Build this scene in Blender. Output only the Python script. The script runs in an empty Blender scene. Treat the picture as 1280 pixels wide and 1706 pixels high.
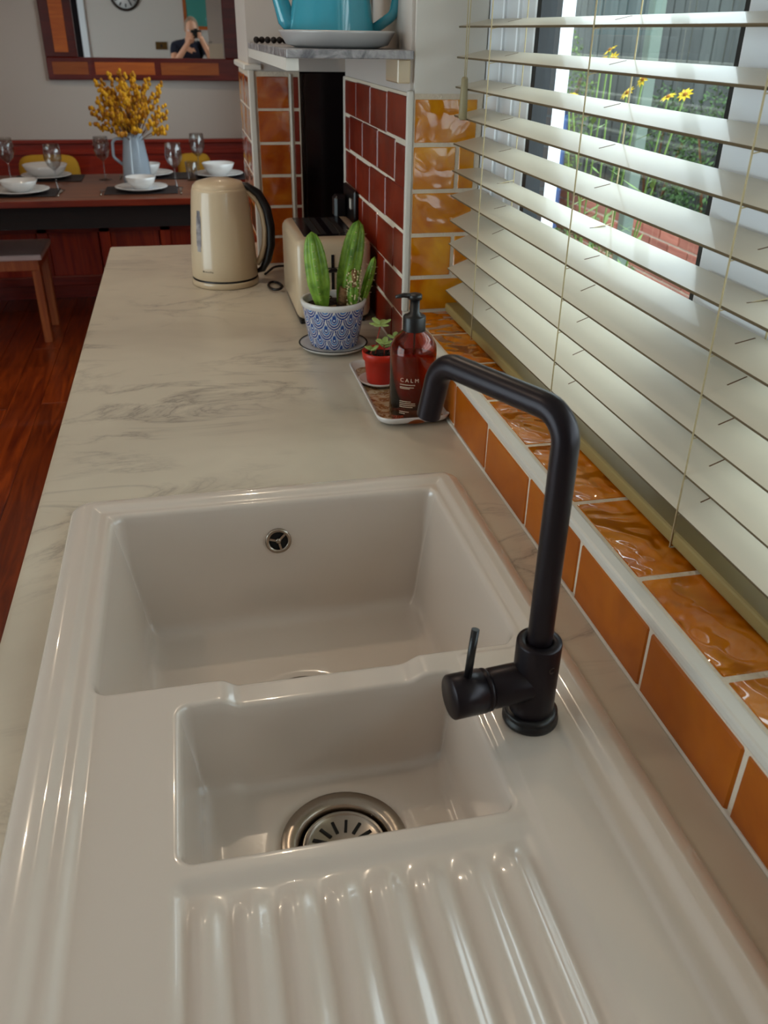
import bpy, bmesh, math, random
import numpy as np
from mathutils import Vector, Matrix
random.seed(7)
PI = math.pi
S = bpy.context.scene
COL = S.collection

# ------------------------------------------------------------------ camera
cam_d = bpy.data.cameras.new('view'); cam = bpy.data.objects.new('view', cam_d); COL.objects.link(cam)
yaw, pitch, roll = 0.222429, 0.514297, 0.016645
f = Vector((math.sin(yaw)*math.cos(pitch), math.cos(yaw)*math.cos(pitch), -math.sin(pitch)))
r = Vector((math.cos(yaw), -math.sin(yaw), 0)); u = r.cross(f)
r2 = math.cos(roll)*r + math.sin(roll)*u; u2 = -math.sin(roll)*r + math.cos(roll)*u
m = Matrix((r2, u2, -f)).transposed().to_4x4(); m.translation = Vector((0, 0, 1.435))
cam.matrix_world = m
cam_d.sensor_fit = 'VERTICAL'; cam_d.sensor_height = 36.0; cam_d.lens = 1414.866/1706*36.0
cam_d.clip_start = 0.02
cam_d.dof.use_dof = True; cam_d.dof.focus_distance = 1.0; cam_d.dof.aperture_fstop = 11.0
S.camera = cam

# ------------------------------------------------------------------ world, lamps, exposure
W = bpy.data.worlds.new('sky'); S.world = W; W.use_nodes = True
bg = W.node_tree.nodes['Background']; bg.inputs[0].default_value = (0.80, 0.92, 1.0, 1); bg.inputs[1].default_value = 5.0
S.view_settings.view_transform = 'Standard'; S.view_settings.look = 'None'
S.view_settings.gamma = 1; S.view_settings.use_curve_mapping = False
S.view_settings.exposure = 0.0

def portal(name, loc, rot, sx, sy):
    l = bpy.data.lights.new(name, 'AREA'); l.shape = 'RECTANGLE'; l.size = sx; l.size_y = sy; l.cycles.is_portal = True
    o = bpy.data.objects.new(name, l); COL.objects.link(o); o.location = loc; o.rotation_euler = rot
portal('window_portal', (0.66, 0.58, 1.55), (0, PI/2, 0), 1.2, 1.9)
portal('fill_door_portal', (-2.62, 0.6, 1.05), (0, -PI/2, 0), 2.1, 2.2)  # opening of the unseen left-wall door added as daylight fill
portal('fill_window_portal', (0.60, 4.2, 1.5), (0, PI/2, 0), 1.2, 1.4)  # opening of the unseen dining window, also added as daylight fill
LAMP_W = 8.0
DOWNLIGHTS = [(0.12, 2.0), (-0.95, 1.98), (-1.1, 1.1), (-1.3, 3.2), (-1.1, 4.4), (0.2, 4.4)]
def downlight(x, y):
    l = bpy.data.lights.new('spot_lamp', 'SPOT'); l.energy = LAMP_W; l.color = (1.0, 0.80, 0.58)
    l.spot_size = 2.5; l.spot_blend = 0.6; l.shadow_soft_size = 0.018
    o = bpy.data.objects.new('spot_lamp', l); COL.objects.link(o); o.location = (x, y, 2.475)
for x, y in DOWNLIGHTS: downlight(x, y)

# ------------------------------------------------------------------ materials
def srgb(r_, g_, b_):
    def c(v):
        v /= 255.0
        return v/12.92 if v <= 0.04045 else ((v+0.055)/1.055)**2.4
    return (c(r_), c(g_), c(b_), 1)
class NT:
    def __init__(s, name):
        s.m = bpy.data.materials.new(name); s.m.use_nodes = True; s.t = s.m.node_tree
        s.b = s.t.nodes['Principled BSDF']
    def n(s, typ, **kw):
        x = s.t.nodes.new(typ)
        for k, v in kw.items():
            if hasattr(x, k): setattr(x, k, v)
        return x
    def l(s, a, b): s.t.links.new(a, b)
    def noise(s, scale, detail=3, rough=0.5, dist=0.0, vec=None):
        x = s.n('ShaderNodeTexNoise'); x.inputs['Scale'].default_value = scale; x.inputs['Detail'].default_value = detail
        x.inputs['Roughness'].default_value = rough; x.inputs['Distortion'].default_value = dist
        if vec is not None: s.l(vec, x.inputs['Vector'])
        return x
    def coord(s, which='Object', scale=(1, 1, 1), loc=(0, 0, 0), rnd=False):
        tc = s.n('ShaderNodeTexCoord'); mp = s.n('ShaderNodeMapping'); mp.inputs['Scale'].default_value = scale
        mp.inputs['Location'].default_value = loc
        src = tc.outputs[which]
        if rnd:
            oi = s.n('ShaderNodeObjectInfo'); mu = s.n('ShaderNodeVectorMath', operation='SCALE')
            cb = s.n('ShaderNodeCombineXYZ')
            for i in range(3): s.l(oi.outputs['Random'], cb.inputs[i])
            s.l(cb.outputs[0], mu.inputs[0]); mu.inputs['Scale'].default_value = 37.0
            ad = s.n('ShaderNodeVectorMath', operation='ADD'); s.l(src, ad.inputs[0]); s.l(mu.outputs[0], ad.inputs[1]); src = ad.outputs[0]
        s.l(src, mp.inputs[0]); return mp.outputs[0]
    def ramp(s, fac, stops):
        x = s.n('ShaderNodeValToRGB'); e = x.color_ramp.elements
        while len(e) < len(stops): e.new(0.5)
        for i, (p, c) in enumerate(stops): e[i].position = p; e[i].color = c
        s.l(fac, x.inputs[0]); return x.outputs[0]
    def bump(s, h, strength, dist=0.01, coat=False):
        x = s.n('ShaderNodeBump'); x.inputs['Strength'].default_value = strength; x.inputs['Distance'].default_value = dist
        s.l(h, x.inputs['Height']); s.l(x.outputs[0], s.b.inputs['Normal'])
        if coat: s.l(x.outputs[0], s.b.inputs['Coat Normal'])
    def set(s, **kw):
        for k, v in kw.items(): s.b.inputs[k.replace('_', ' ')].default_value = v
def plain(name, c, rough=0.5, metal=0.0, coat=0.0, bumpsc=0, bumpst=0.0, **kw):
    t = NT(name); t.set(Base_Color=c, Roughness=rough, Metallic=metal, Coat_Weight=coat, Coat_Roughness=0.04, **kw)
    if bumpsc: t.bump(t.noise(bumpsc, 2, vec=t.coord()).outputs[0], bumpst)
    return t.m

M = {}
M['white_wall'] = plain('white_wall', srgb(206, 196, 188), 0.85, bumpsc=60, bumpst=0.05)
M['white_paint'] = plain('white_paint', srgb(225, 219, 210), 0.45)
M['upvc'] = plain('upvc', srgb(236, 238, 242), 0.25, coat=0.3)
M['ceil'] = plain('ceiling_paint', srgb(232, 228, 220), 0.9)
M['ceramic'] = plain('sink_ceramic', srgb(216, 202, 189), 0.18, coat=0.9)
M['crockery'] = plain('crockery', srgb(225, 222, 220), 0.2, coat=0.6)
M['grout'] = plain('grout', srgb(222, 208, 188), 0.8, bumpsc=200, bumpst=0.2)
M['trim'] = plain('tile_trim', srgb(214, 208, 198), 0.35)
M['black_metal'] = plain('tap_black', srgb(34, 27, 32), 0.33, metal=0.55)
M['black_rubber'] = plain('black_plastic', srgb(18, 16, 18), 0.35)
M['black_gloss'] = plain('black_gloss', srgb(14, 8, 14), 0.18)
M['steel'] = plain('steel', srgb(170, 158, 145), 0.27, metal=1.0)
M['dark_steel'] = plain('dark_steel', srgb(70, 60, 55), 0.35, metal=1.0)
M['void'] = plain('drain_black', srgb(8, 7, 7), 0.8)
M['cream'] = plain('cream_enamel', srgb(210, 188, 156), 0.3, coat=0.5)
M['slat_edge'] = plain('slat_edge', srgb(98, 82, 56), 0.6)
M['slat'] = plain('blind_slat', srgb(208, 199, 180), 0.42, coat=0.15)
M['rail'] = plain('blind_rail', srgb(150, 132, 84), 0.4)
M['cordm'] = plain('blind_cord', srgb(196, 180, 140), 0.8)
M['slot'] = plain('cord_slot', srgb(96, 66, 38), 0.8)
M['tassel'] = plain('tassel_wood', srgb(150, 138, 104), 0.45)
M['turq'] = plain('turquoise_enamel', srgb(62, 158, 178), 0.12, coat=0.8)
M['grey_ceramic'] = plain('grey_ceramic', srgb(190, 186, 184), 0.35, coat=0.4)
M['jug'] = plain('jug_glaze', srgb(168, 182, 196), 0.15, coat=0.8)
M['soil'] = plain('soil', srgb(44, 26, 20), 0.95, bumpsc=150, bumpst=0.8)
M['red_plastic'] = plain('red_plastic', srgb(190, 36, 12), 0.42)
M['leaf'] = plain('succulent_leaf', srgb(150, 168, 92), 0.5)
M['stem'] = plain('stem_brown', srgb(112, 70, 40), 0.8)
M['bloom'] = plain('bloom_yellow', srgb(226, 164, 14), 0.7)
M['bloom2'] = plain('bloom_ochre', srgb(176, 112, 12), 0.7)
M['petal'] = plain('daisy_petal', srgb(240, 205, 20), 0.6)
M['garden_leaf'] = plain('garden_leaf', srgb(64, 96, 40), 0.6)
M['garden_leaf2'] = plain('garden_leaf_pale', srgb(120, 150, 70), 0.6)
M['cushion'] = plain('cushion_yellow', srgb(200, 150, 40), 0.9)
M['seatfab'] = plain('seat_fabric', srgb(226, 206, 202), 0.9, bumpsc=300, bumpst=0.3)
M['placemat'] = plain('placemat', srgb(26, 16, 18), 0.6)
M['navy'] = plain('shirt_navy', srgb(20, 22, 42), 0.9)
M['skin'] = plain('skin', srgb(206, 148, 118), 0.55)
M['hair'] = plain('hair_grey', srgb(140, 112, 92), 0.9)
M['trouser'] = plain('trouser', srgb(52, 50, 58), 0.9)
M['cab'] = plain('cabinet_paint', srgb(120, 40, 22), 0.45)
M['teal'] = plain('picture_teal', srgb(60, 140, 130), 0.6)
M['purple'] = plain('picture_purple', srgb(52, 40, 120), 0.6)
M['brass'] = plain('brass', srgb(120, 90, 50), 0.35, metal=0.8)
M['gasket'] = plain('gasket', srgb(16, 18, 22), 0.5)
M['slate'] = plain('outer_wall', srgb(92, 100, 110), 0.8)
M['bluebin'] = plain('blue_plastic', srgb(70, 110, 170), 0.5)
M['ink'] = plain('label_print', srgb(226, 190, 160), 0.6)
M['inkdark'] = plain('dark_print', srgb(70, 55, 42), 0.6)
M['red_stem'] = plain('red_stem', srgb(150, 50, 30), 0.7)
M['post'] = plain('post_paint', srgb(120, 134, 122), 0.7)
M['paving'] = plain('paving', srgb(110, 92, 84), 0.9, bumpsc=20, bumpst=0.4)
def lamp_mat():
    t = NT('lamp_glow'); t.set(Base_Color=(1, .85, .6, 1), Emission_Color=(1, .8, .55, 1), Emission_Strength=12.0); return t.m
M['glow'] = lamp_mat()
def glass(name, c, rough=0.0, ior=1.45):
    t = NT(name); t.set(Base_Color=c, Roughness=rough, Transmission_Weight=1.0, IOR=ior); return t.m
M['glass'] = glass('clear_glass', (0.97, 0.98, 0.98, 1))
M['amber'] = glass('amber_glass', srgb(214, 104, 44), 0.02)
M['soap'] = plain('amber_liquid', srgb(150, 46, 16), 0.15)
def pane(name='window_glass', f0=.045, tint=(.93, .96, .95, 1)):
    t = NT(name); t.t.nodes.remove(t.b)
    g = t.n('ShaderNodeBsdfGlossy'); g.inputs['Roughness'].default_value = 0.0
    tr = t.n('ShaderNodeBsdfTransparent'); tr.inputs[0].default_value = tint
    lw = t.n('ShaderNodeLayerWeight'); lw.inputs[0].default_value = .5; pw_ = t.n('ShaderNodeMath', operation='POWER'); pw_.inputs[1].default_value = 5
    ma = t.n('ShaderNodeMath', operation='MULTIPLY_ADD'); ma.inputs[1].default_value = .9; ma.inputs[2].default_value = f0; mx = t.n('ShaderNodeMixShader')
    t.l(lw.outputs['Facing'], pw_.inputs[0]); t.l(pw_.outputs[0], ma.inputs[0]); t.l(ma.outputs[0], mx.inputs[0]); t.l(tr.outputs[0], mx.inputs[1]); t.l(g.outputs[0], mx.inputs[2])
    t.l(mx.outputs[0], t.t.nodes['Material Output'].inputs[0]); return t.m
M['pane'] = pane(); M['thin_glass'] = pane('drinking_glass', .14, (.88, .88, .88, 1))
M['mirror'] = plain('mirror_glass', (0.85, 0.87, 0.86, 1), 0.0, metal=1.0)

def tile_mat(name, c1, c2, c3, bump=0.5, rough=0.06, bsc=9, coat=.8):
    t = NT(name); v = t.coord('Object', rnd=True)
    n = t.noise(14, 3, 0.55, 0.6, v)
    t.l(t.ramp(n.outputs[0], [(0.3, c1), (0.52, c2), (0.72, c3)]), t.b.inputs['Base Color'])
    t.set(Roughness=rough, Coat_Weight=coat, Coat_Roughness=0.02)
    h = t.noise(bsc, 2, 0.5, 0.3, v); t.bump(h.outputs[0], bump, 0.035, coat=True); return t.m
M['tile_amber'] = tile_mat('tile_amber', srgb(194, 98, 4), srgb(212, 122, 8), srgb(216, 134, 26), 1.0, bsc=13)
M['tile_yellow'] = tile_mat('tile_yellow', srgb(186, 98, 4), srgb(212, 132, 8), srgb(228, 160, 24), 0.3, bsc=11, coat=.35)
M['tile_orange'] = tile_mat('tile_orange', srgb(160, 78, 0), srgb(176, 90, 1), srgb(186, 100, 2), 0.10, 0.4, coat=.05)
M['tile_red'] = tile_mat('tile_red', srgb(108, 24, 8), srgb(126, 32, 10), srgb(142, 44, 14), 0.12, 0.3, coat=.12)
M['tile_brown'] = tile_mat('tile_brown', srgb(150, 54, 8), srgb(178, 82, 12), srgb(200, 112, 26), 0.2, 0.12)

def marble():
    t = NT('marble_worktop'); v = t.coord('Object')
    big = t.noise(2.2, 4, 0.6, 0.4, v)
    sc = t.coord('Object', (1.0, 2.6, 1.0), (3.1, 1.7, 0))
    vein = t.noise(2.6, 7, 0.62, 1.1, sc)
    sub = t.n('ShaderNodeMath', operation='SUBTRACT'); t.l(vein.outputs[0], sub.inputs[0]); sub.inputs[1].default_value = 0.5
    ab = t.n('ShaderNodeMath', operation='ABSOLUTE'); t.l(sub.outputs[0], ab.inputs[0])
    line = t.ramp(ab.outputs[0], [(0.0, (1, 1, 1, 1)), (0.012, (.45, .45, .45, 1)), (0.05, (0, 0, 0, 1))])
    mask = t.ramp(t.noise(3.3, 3, 0.5, 0, v).outputs[0], [(0.44, (0, 0, 0, 1)), (0.66, (1, 1, 1, 1))])
    mu = t.n('ShaderNodeMath', operation='MULTIPLY'); t.l(line, mu.inputs[0]); t.l(mask, mu.inputs[1])
    m2 = t.n('ShaderNodeMath', operation='MULTIPLY'); t.l(mu.outputs[0], m2.inputs[0]); m2.inputs[1].default_value = 0.7
    base = t.ramp(big.outputs[0], [(0.35, srgb(192, 180, 162)), (0.6, srgb(210, 199, 180))])
    mx = t.n('ShaderNodeMixRGB'); t.l(m2.outputs[0], mx.inputs[0]); t.l(base, mx.inputs[1]); mx.inputs[2].default_value = srgb(120, 108, 100)
    t.l(mx.outputs[0], t.b.inputs['Base Color']); t.set(Roughness=0.34); return t.m
M['marble'] = marble()
def grey_marble():
    t = NT('grey_marble'); n = t.noise(28, 5, 0.6, 1.0, t.coord())
    t.l(t.ramp(n.outputs[0], [(0.35, srgb(92, 90, 96)), (0.65, srgb(178, 172, 172))]), t.b.inputs['Base Color']); t.set(Roughness=0.25); return t.m
M['grey_marble'] = grey_marble()
def wood(name, c1, c2, axis='Y', rough=0.32, sc=1.0, coat=0.2):
    t = NT(name); s = {'X': (1.2, 16, 16), 'Y': (16, 1.2, 16), 'Z': (16, 16, 1.2)}[axis]
    v = t.coord('Object', tuple(a*sc for a in s), rnd=True)
    n = t.noise(1.6, 5, 0.62, 1.4, v)
    t.l(t.ramp(n.outputs[0], [(0.3, c1), (0.5, tuple((a+b)/2 for a, b in zip(c1, c2))), (0.68, c2)]), t.b.inputs['Base Color'])
    oi = t.n('ShaderNodeObjectInfo'); hs = t.n('ShaderNodeHueSaturation')
    mp = t.n('ShaderNodeMapRange'); t.l(oi.outputs['Random'], mp.inputs[0]); mp.inputs[3].default_value = 0.7; mp.inputs[4].default_value = 1.25
    t.l(mp.outputs[0], hs.inputs['Value'])
    lk = t.b.inputs['Base Color'].links[0].from_socket; t.l(lk, hs.inputs['Color']); t.l(hs.outputs[0], t.b.inputs['Base Color'])
    t.set(Roughness=rough, Coat_Weight=coat); return t.m
M['floor_wood'] = wood('floor_wood', srgb(88, 22, 4), srgb(164, 66, 14), 'Y', 0.3)
M['red_wood'] = wood('red_wood', srgb(110, 12, 4), srgb(156, 40, 10), 'X', 0.4)
M['red_wood_v'] = wood('red_wood_upright', srgb(126, 16, 4), srgb(180, 58, 16), 'Z', 0.4)
M['table_wood'] = wood('table_wood', srgb(84, 40, 24), srgb(136, 80, 48), 'X', 0.4, coat=.05)
M['table_edge'] = wood('table_edge_wood', srgb(88, 22, 10), srgb(130, 44, 20), 'X', 0.3)
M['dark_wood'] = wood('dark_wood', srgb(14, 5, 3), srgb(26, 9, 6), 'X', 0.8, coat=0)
M['frame_wood'] = wood('mirror_frame_wood', srgb(74, 8, 4), srgb(104, 22, 8), 'X', 0.35)
M['inlay_wood'] = wood('mirror_inlay_wood', srgb(168, 76, 20), srgb(196, 104, 32), 'X', 0.4)
M['pine'] = wood('stool_wood', srgb(140, 62, 24), srgb(180, 100, 50), 'Z', 0.4)
M['fence'] = wood('fence_wood', srgb(44, 48, 46), srgb(74, 78, 74), 'Z', 0.8, coat=0)
M['brick'] = wood('red_brick', srgb(150, 84, 70), srgb(186, 118, 98), 'Y', 0.9, coat=0)
def cactus_mat():
    t = NT('cactus_skin'); n = t.noise(40, 3, 0.6, 0.3, t.coord())
    t.l(t.ramp(n.outputs[0], [(0.35, srgb(78, 120, 26)), (0.6, srgb(134, 172, 58))]), t.b.inputs['Base Color'])
    t.set(Roughness=0.4); t.bump(n.outputs[0], 0.25, 0.004); return t.m
M['cactus'] = cactus_mat()
M['corky'] = plain('corky_stem', srgb(150, 110, 72), 0.9, bumpsc=160, bumpst=1.0)
M['spine'] = plain('spine', srgb(226, 206, 160), 0.8)
def tray_mat():
    t = NT('floral_tray'); v = t.coord(); n = t.noise(34, 4, 0.7, 1.6, v)
    t.l(t.ramp(n.outputs[0], [(0.42, srgb(196, 178, 150)), (0.5, srgb(176, 140, 96)), (0.56, srgb(120, 64, 28)), (0.62, srgb(190, 170, 140))]), t.b.inputs['Base Color'])
    t.set(Roughness=0.25, Coat_Weight=0.5); return t.m
M['tray_pattern'] = tray_mat()
def attr_mat():
    t = NT('scallop_glaze'); a = t.n('ShaderNodeVertexColor'); a.layer_name = 'pattern'
    t.l(a.outputs[0], t.b.inputs['Base Color']); t.set(Roughness=0.25, Coat_Weight=0.5); return t.m
M['pot_pattern'] = attr_mat()
def art_mat():
    t = NT('framed_print'); n = t.noise(9, 3, 0.6, 1, t.coord())
    t.l(t.ramp(n.outputs[0], [(0.4, srgb(30, 40, 26)), (0.55, srgb(110, 50, 26)), (0.68, srgb(60, 90, 50))]), t.b.inputs['Base Color']); t.set(Roughness=0.5); return t.m
M['art'] = art_mat()

# ------------------------------------------------------------------ mesh helpers
def bx(bm, x0, x1, y0, y1, z0, z1, bev=0.0, seg=1, mi=0):
    vs = [bm.verts.new(p) for p in ((x0,y0,z0),(x1,y0,z0),(x1,y1,z0),(x0,y1,z0),(x0,y0,z1),(x1,y0,z1),(x1,y1,z1),(x0,y1,z1))]
    fs = [bm.faces.new([vs[i] for i in q]) for q in ((0,3,2,1),(4,5,6,7),(0,1,5,4),(1,2,6,5),(2,3,7,6),(3,0,4,7))]
    for q in fs: q.material_index = mi
    if bev:
        es = {e for q in fs for e in q.edges}
        bmesh.ops.bevel(bm, geom=list(es), offset=bev, segments=seg, affect='EDGES', profile=0.5)
    return fs
def prism(bm, pts, z0, z1, mi=0):
    a = [bm.verts.new((x, y, z0)) for x, y in pts]; b = [bm.verts.new((x, y, z1)) for x, y in pts]; n = len(pts)
    F = [bm.faces.new(a[::-1]), bm.faces.new(b)]
    for i in range(n): F.append(bm.faces.new((a[i], a[(i+1) % n], b[(i+1) % n], b[i])))
    for q in F: q.material_index = mi
def lathe(bm, prof, n=32, cx=0, cy=0, mi=0, M4=None):
    rings = []
    for rr, z in prof:
        if rr < 1e-6: rings.append([bm.verts.new((cx, cy, z))])
        else: rings.append([bm.verts.new((cx+rr*math.cos(2*PI*i/n), cy+rr*math.sin(2*PI*i/n), z)) for i in range(n)])
    new = [v for q in rings for v in q]
    for a, b in zip(rings, rings[1:]):
        for i in range(n):
            j = (i+1) % n
            if len(a) == 1 and len(b) == 1: continue
            if len(a) == 1: q = bm.faces.new((a[0], b[j], b[i]))
            elif len(b) == 1: q = bm.faces.new((a[i], a[j], b[0]))
            else: q = bm.faces.new((a[i], a[j], b[j], b[i]))
            q.material_index = mi; q.smooth = True
    if M4 is not None:
        for v in new: v.co = M4 @ v.co
    return new
def tube(bm, pts, rad, n=12, mi=0, caps=True):
    pts = [Vector(p) for p in pts]; rads = rad if isinstance(rad, (list, tuple)) else [rad]*len(pts)
    T = []
    for i in range(len(pts)):
        a = pts[max(i-1, 0)]; b = pts[min(i+1, len(pts)-1)]; T.append((b-a).normalized())
    up = Vector((0, 0, 1)) if abs(T[0].z) < 0.9 else Vector((1, 0, 0))
    nrm = T[0].cross(up).normalized(); rings = []
    for i, p in enumerate(pts):
        if i: nrm = (nrm - T[i]*nrm.dot(T[i])).normalized()
        bn = T[i].cross(nrm)
        rings.append([bm.verts.new(p + (nrm*math.cos(2*PI*k/n)+bn*math.sin(2*PI*k/n))*rads[i]) for k in range(n)])
    for a, b in zip(rings, rings[1:]):
        for k in range(n):
            q = bm.faces.new((a[k], a[(k+1) % n], b[(k+1) % n], b[k])); q.smooth = True; q.material_index = mi
    if caps:
        for q in (bm.faces.new(rings[0][::-1]), bm.faces.new(rings[-1])): q.material_index = mi
def arc_path(pts, rad, seg=8):
    """polyline with rounded corners"""
    pts = [Vector(p) for p in pts]; out = [pts[0]]
    for a, b, c in zip(pts, pts[1:], pts[2:]):
        d1 = (a-b).normalized(); d2 = (c-b).normalized(); ang = d1.angle(d2); t = rad/math.tan(ang/2)
        p1 = b+d1*t; p2 = b+d2*t; cen = b+(d1+d2).normalized()*(rad/math.sin(ang/2))
        for i in range(seg+1):
            k = i/seg; v = (p1-cen).lerp(p2-cen, k); out.append(cen+v.normalized()*rad)
    out.append(pts[-1]); return out
def ellipsoid(bm, c, s, n=12, m_=8, rot=None, mi=0):
    prof = [(math.sin(PI*i/m_), -math.cos(PI*i/m_)) for i in range(m_+1)]; prof[0] = (0, -1); prof[-1] = (0, 1)
    M4 = Matrix.Translation(Vector(c)) @ (rot.to_matrix().to_4x4() if rot else Matrix.Identity(4)) @ Matrix.Diagonal((*s, 1))
    lathe(bm, prof, n, mi=mi, M4=M4)
def mk(name, bm, mats, parent=None, loc=None, rot=None, smooth=None, kind=None, label=None):
    if isinstance(bm, bpy.types.Mesh): me = bm
    else:
        bmesh.ops.recalc_face_normals(bm, faces=bm.faces)
        me = bpy.data.meshes.new(name); bm.to_mesh(me); bm.free()
        for q in (mats if isinstance(mats, (list, tuple)) else [mats]): me.materials.append(M[q] if isinstance(q, str) else q)
        if smooth:
            for p in me.polygons: p.use_smooth = True
    o = bpy.data.objects.new(name, me); COL.objects.link(o)
    if parent: o.parent = parent
    if loc: o.location = loc
    if rot: o.rotation_euler = rot
    if kind: o['kind'] = kind
    if label: o['label'] = label
    return o
def tag(o, label, cat, group=None):
    o['label'] = label; o['category'] = cat
    if group: o['group'] = group
    return o
def thing(name, label, cat, loc=(0, 0, 0), rz=0, group=None):
    o = bpy.data.objects.new(name, None); COL.objects.link(o); o.empty_display_size = 0.05
    o.location = loc; o.rotation_euler = (0, 0, rz); return tag(o, label, cat, group)
def B(*a, **k):
    bm = bmesh.new(); bx(bm, *a, **k); return bm
def box_struct(name, mat, *a, **k):
    return mk(name, B(*a, **k), mat, kind='structure')
def dup(root, loc, rz, label, group=None):
    c = root.copy(); COL.objects.link(c); c.location = loc; c.rotation_euler = (0, 0, rz); c['label'] = label
    if group: c['group'] = group
    for ch in list(root.children):
        d = ch.copy(); COL.objects.link(d); d.parent = c
        for g in list(ch.children):
            e = g.copy(); COL.objects.link(e); e.parent = d
    return c

# ------------------------------------------------------------------ room shell
XW = 0.375
FL = mk('floor', B(-2.7, .7, -1.75, 5.85, -0.06, -0.012), 'dark_wood', kind='structure')
pw = 0.132; protos = {}
for i in range(int(3.32/pw)):
    x0 = -2.69 + i*pw; y = -1.72 + random.uniform(-1.2, 0)
    while y < 5.8:
        L = random.choice((1.5, 1.8, 2.1)); y1 = min(y+L, 5.82); ys = max(y, -1.72)
        if y1-ys > 0.1: mk('plank', B(x0+.001, x0+pw-.001, ys+.001, y1-.001, -0.013, 0, bev=0.0015), 'floor_wood', FL)
        y += L
CE = box_struct('ceiling', 'ceil', -2.75, .7, -1.8, 5.9, 2.5, 2.56)
# window wall (inner leaf from XW to 0.62), opening y -0.35..1.508, z 0.975..2.12
WR = mk('wall_right', bmesh.new(), 'white_wall', kind='structure')
def wall_part(mat, *a):
    return mk('wall_panel', B(*a), mat, WR)
wall_part('white_wall', XW+.004, .62, -1.8, 2.13, 0, .861)
wall_part('grout', XW-.0022, .56, -.35, 1.508, .8995, .9742)
wall_part('grout', .386, .50, -.35, 1.5085, .974, .9818)
wall_part('white_wall', XW+.004, .62, -1.8, -.35, .895, 2.5)
wall_part('white_wall', XW, .62, 1.516, 2.13, 1.3475, 2.5)
wall_part('grout', XW-.0022, .62, 1.517, 2.13, .8995, 1.3475)
wall_part('white_wall', XW+.004, .62, -.35, 1.508, 2.12, 2.5)
wall_part('white_paint', XW+.006, .5, 1.5085, 1.516, 1.3475, 2.12)
# dining side walls
box_struct('wall_right_dining', 'white_wall', .62, .70, 2.62, 3.5, 0, 2.5)
box_struct('wall_right_dining', 'white_wall', .62, .70, 3.5, 4.9, 0, .9)
box_struct('wall_right_dining', 'white_wall', .62, .70, 3.5, 4.9, 2.1, 2.5)
box_struct('wall_right_dining', 'white_wall', .62, .70, 4.9, 5.75, 0, 2.5)
box_struct('wall_far', 'white_wall', -2.75, .7, 5.75, 5.85, 0, 2.5)
box_struct('wall_back', 'white_wall', -2.75, .62, -1.8, -1.7, 0, 2.5)
box_struct('wall_left', 'white_wall', -2.75, -2.65, -1.8, -.5, 0, 2.5)
box_struct('wall_left', 'white_wall', -2.75, -2.65, 1.7, 5.85, 0, 2.5)
box_struct('wall_left', 'white_wall', -2.75, -2.65, -.5, 1.7, 2.1, 2.5)
box_struct('baseboard_far', 'red_wood', -2.65, .62, 5.735, 5.75, 0, .09)
# left-wall door and dining window, both unseen, added for daylight: frames and panes
D1 = mk('fill_door_1', bmesh.new(), 'upvc', kind='structure')
for a in ((-2.73, -2.67, -.5, -.42, 0, 2.1), (-2.73, -2.67, 1.62, 1.7, 0, 2.1), (-2.73, -2.67, .56, .64, 0, 2.1), (-2.73, -2.67, -.42, 1.62, 2.02, 2.1), (-2.73, -2.67, -.42, 1.62, 0, .1)):
    mk('fill_door_frame', B(*a), 'upvc', D1)
mk('pane', B(-2.703, -2.697, -.42, .56, .1, 2.02), 'pane', D1); mk('pane', B(-2.703, -2.697, .64, 1.62, .1, 2.02), 'pane', D1)
W2 = mk('fill_window_1', bmesh.new(), 'upvc', kind='structure')
for a in ((.63, .69, 3.5, 3.57, .9, 2.1), (.63, .69, 4.83, 4.9, .9, 2.1), (.63, .69, 3.57, 4.83, .9, .97), (.63, .69, 3.57, 4.83, 2.03, 2.1)):
    mk('window_frame', B(*a), 'upvc', W2)
mk('pane', B(.657, .663, 3.57, 4.83, .97, 2.03), 'pane', W2)

# ------------------------------------------------------------------ tiles
def tiles(parent, mat, items, axis, d0, d1, g=.0046):
    """items: (a0,a1,z0,z1) rectangles in the tile plane. axis 'x': plane x=d0..d1 spans y,z ; 'y': plane y=d0..d1 spans x,z ; 'z': spans x,y"""
    for (a0, a1, b0, b1) in items:
        ca, cb = (a0+a1)/2, (b0+b1)/2; ha, hb = (a1-a0)/2-g/2, (b1-b0)/2-g/2
        j = random.uniform(-.0005, .0005)
        if axis == 'x': o = mk('tile', B(d0+j, d1, -ha, ha, -hb, hb, bev=.0022), mat, parent, (0, ca, cb))
        elif axis == 'y': o = mk('tile', B(-ha, ha, d0+j, d1, -hb, hb, bev=.0022), mat, parent, (ca, 0, cb))
        else: o = mk('tile', B(-ha, ha, -hb, hb, d0, d1+j, bev=.0022), mat, parent, (ca, cb, 0))
        if axis == 'x': o.rotation_euler = (0, random.uniform(-.008, .008), 0)
# upstand under the sill
up = []; y = 1.508; e = [1.508, 1.315, 1.162, 1.01, .852, .700, .547, .397, .245, .093, -.06, -.212, -.35]
for a, b in zip(e, e[1:]): up.append((b, a, .9, .9735))
tiles(WR, 'tile_orange', up, 'x', XW-.004, XW+.006)
# sill: two rows of wavy amber tiles
sl = [1.508, 1.371, 1.219, 1.067, .914, .761, .608, .460, .307, .155, .002, -.15, -.35]
tiles(WR, 'tile_amber', [(.3865, .4575, b, a) for a, b in zip(sl, sl[1:])], 'z', .974, .983)
s2 = [1.508, 1.30, 1.147, .994, .842, .689, .536, .383, .23, .078, -.075, -.35]
tiles(WR, 'tile_amber', [(.4585, .5, b, a) for a, b in zip(s2, s2[1:])], 'z', .974, .983)
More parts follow.
